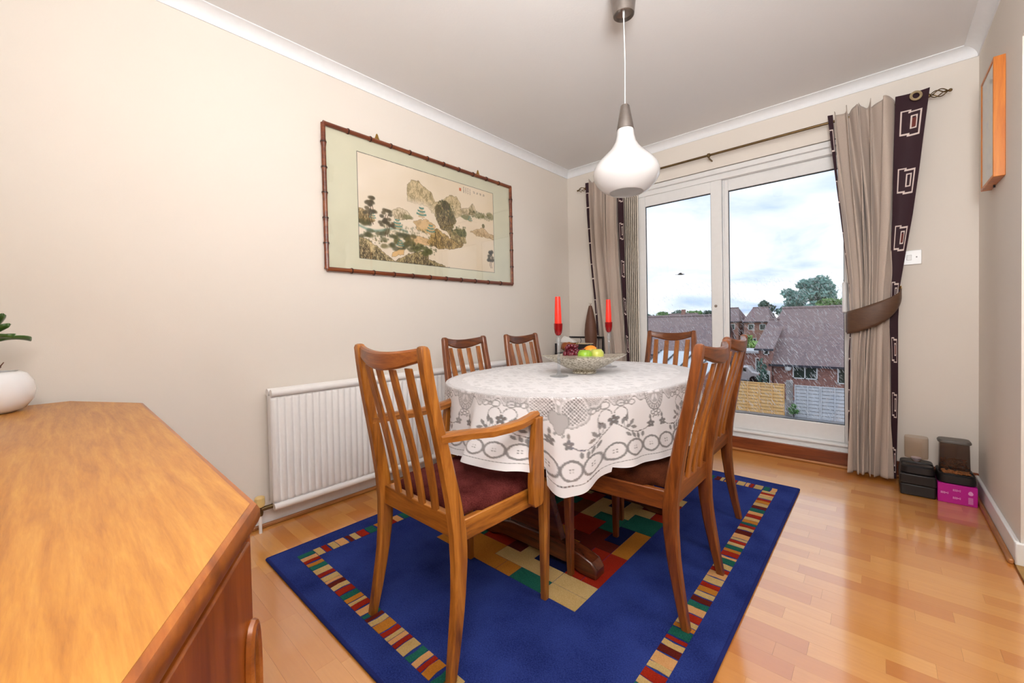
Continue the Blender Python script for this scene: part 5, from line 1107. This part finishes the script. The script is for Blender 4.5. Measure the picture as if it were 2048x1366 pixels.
for k, (rx, dist, rl_, wl, lb) in enumerate(((-.2545, 70, .022, 3.3, 'distant brick terrace house left of the bungalow roof, nearest the door stile'), (-.196, 70, .021, 3.3, 'distant brick terrace house in the middle of the terrace'), (-.1375, 70, .018, 3.3, 'distant brick terrace house partly behind the bungalow roof'), (-.36, 86, .012, 7, 'distant long grey-roofed house on the skyline of the left pane'), (-.27, 86, .012, 5, 'distant house on the skyline beside the door stile'))):
    p = far(rx, dist); hh_ = c0[2]+rl_*dist
    t_ = house('terrace_house', lb, p[0]-wl/2, p[0]+wl/2, p[1], p[1]+3, p[1]+6, p[2]-1.2, hh_-2.0, hh_, [(p[0]-1.1, hh_-3.4, .8, .9, 1), (p[0]+.4, hh_-3.4, .8, .9, 1), (p[0]-.9, hh_-5.6, .9, 1.0, 2)], .8, .8, group='distant houses')
    if k > 2: MB().box(-.35, .35, -.3, .3, hh_-p[2]+.9, hh_-p[2]+2.1).build('chimney', BRICK, t_, smooth=0)
ga = thing('garage_block', 'flat-roofed brick garage with white-framed openings behind the orange fence', 'garage', (c0[0]-.212*44, c0[1]+44, GZ)); MB().box(-1.9, 1.9, 0, 4, 0, 2.3).build('walls', BRICK, ga, smooth=0); MB().box(-2.0, 2.0, -.15, 4.1, 2.3, 2.5).build('flat_roof', GRY, ga, smooth=0)
for x, z0, w_, h_ in ((-1.3, 1.0, .7, .8), (.6, .1, .9, 1.8)): f = MB().box(x, x+w_, -.08, 0, z0, z0+h_).build('window', UPVC, ga, smooth=0); MB().box(x+.1, x+w_-.1, -.1, -.07, z0+.1, z0+h_-.1).build('pane', DKGL, f, smooth=0)
for k, (rx, dist, top, w, lb) in enumerate(((-.215, 54, -.035, 2.6, 'bright green bush above the garage roof'), (-.232, 56, -.045, 2.4, 'bright green bush left of the garage, beside the chair'), (-.198, 50, -.05, 2.4, 'bright green bush beside the bungalow side wing'))):
    p = far(rx, dist); tree('bush', lb, p, c0[2]+top*dist-p[2], w, LGR if k != 1 else GRN, 1400, .05, 40+k, cat='bush', leaf=.14, group='bushes behind the garage')
p = far(-.173, 31.5); tree('bush', 'small dark climbing shrub by the side wing window', (c0[0]-.181*HD, yE-1.0, GZ), 2.75, .8, DGR, 500, .4, 51, cat='bush', leaf=.1)
tree('bush', 'weedy green tuft at the foot of the concrete post', (c0[0]-.129*FD, fyw-.4, GZ), .75, .6, GRN, 300, .05, 52, cat='bush', leaf=.07)
lw = thing('lawn', 'small bright green lawn with a low wall behind the orange fence', 'lawn', (c0[0]-.197*36, c0[1]+36, GZ)); MB().box(-.45, .45, -.6, 1.4, 0, .42).build('retaining_wall', CONC, lw, smooth=0); MB().box(-.42, .42, -.5, 1.35, .42, .50).build('turf', LGR, lw, smooth=0)
vn = thing('parked_car', 'white parked car behind the orange fence', 'car', (c0[0]-.222*41, c0[1]+41, GZ)); CARW = NM('car_white').set(Roughness=.25, Coat_Weight=.5).color(L(232, 234, 238)).m
prof = [(-1.5, .28), (1.5, .28), (1.55, .6), (1.42, .82), (.85, .92), (.45, 1.36), (-1.1, 1.42), (-1.46, 1.0), (-1.54, .6)]
MB().loft([[(x*.98, -.78, z) for x, z in prof], [(x, -.70, z+.02) for x, z in prof], [(x, .70, z+.02) for x, z in prof], [(x*.98, .78, z) for x, z in prof]]).build('body', CARW, vn, bevel=.03)
MB().prism([(-.95, -.80), (.40, -.80), (.40, -.77), (-.95, -.77)], .98, 1.28).build('window', DKGL, vn, smooth=0)
for x in (-.95, .95):
    for y in (-.76, .76): w_ = MB().lathe([(0, -.09), (.28, -.09), (.3, -.05), (.3, .05), (.28, .09), (0, .09)], 18).build('wheel', BLACKP, vn); w_.location = (x, y, .3); w_.rotation_euler = (math.pi/2, 0, 0)
bd_ = thing('bird', 'dark bird in flight against the clouds in the left pane', 'bird', at(-.354, .106, 14.0), .3)
MB().tube([(-.10, 0, 0), (-.05, 0, .006), (.03, 0, .004), (.09, 0, 0), (.13, 0, .004)], [.004, .022, .026, .014, .003], 10).build('body', BLACKP, bd_)
for s in (-1, 1): MB().add([(-.02, 0, .01), (.05, 0, .01), (.03, s*.10, .05), (-.03, s*.2, .03), (-.05, s*.10, .04), (-.02, 0, .004), (.03, s*.10, .044)], [(0, 1, 2, 4), (4, 2, 3), (5, 6, 1)]).build('wing', BLACKP, bd_, smooth=0)
MB().prism([(-.10, -.01), (-.16, -.03), (-.16, .03), (-.10, .01)], -.003, .003).build('tail', BLACKP, bd_, smooth=0)
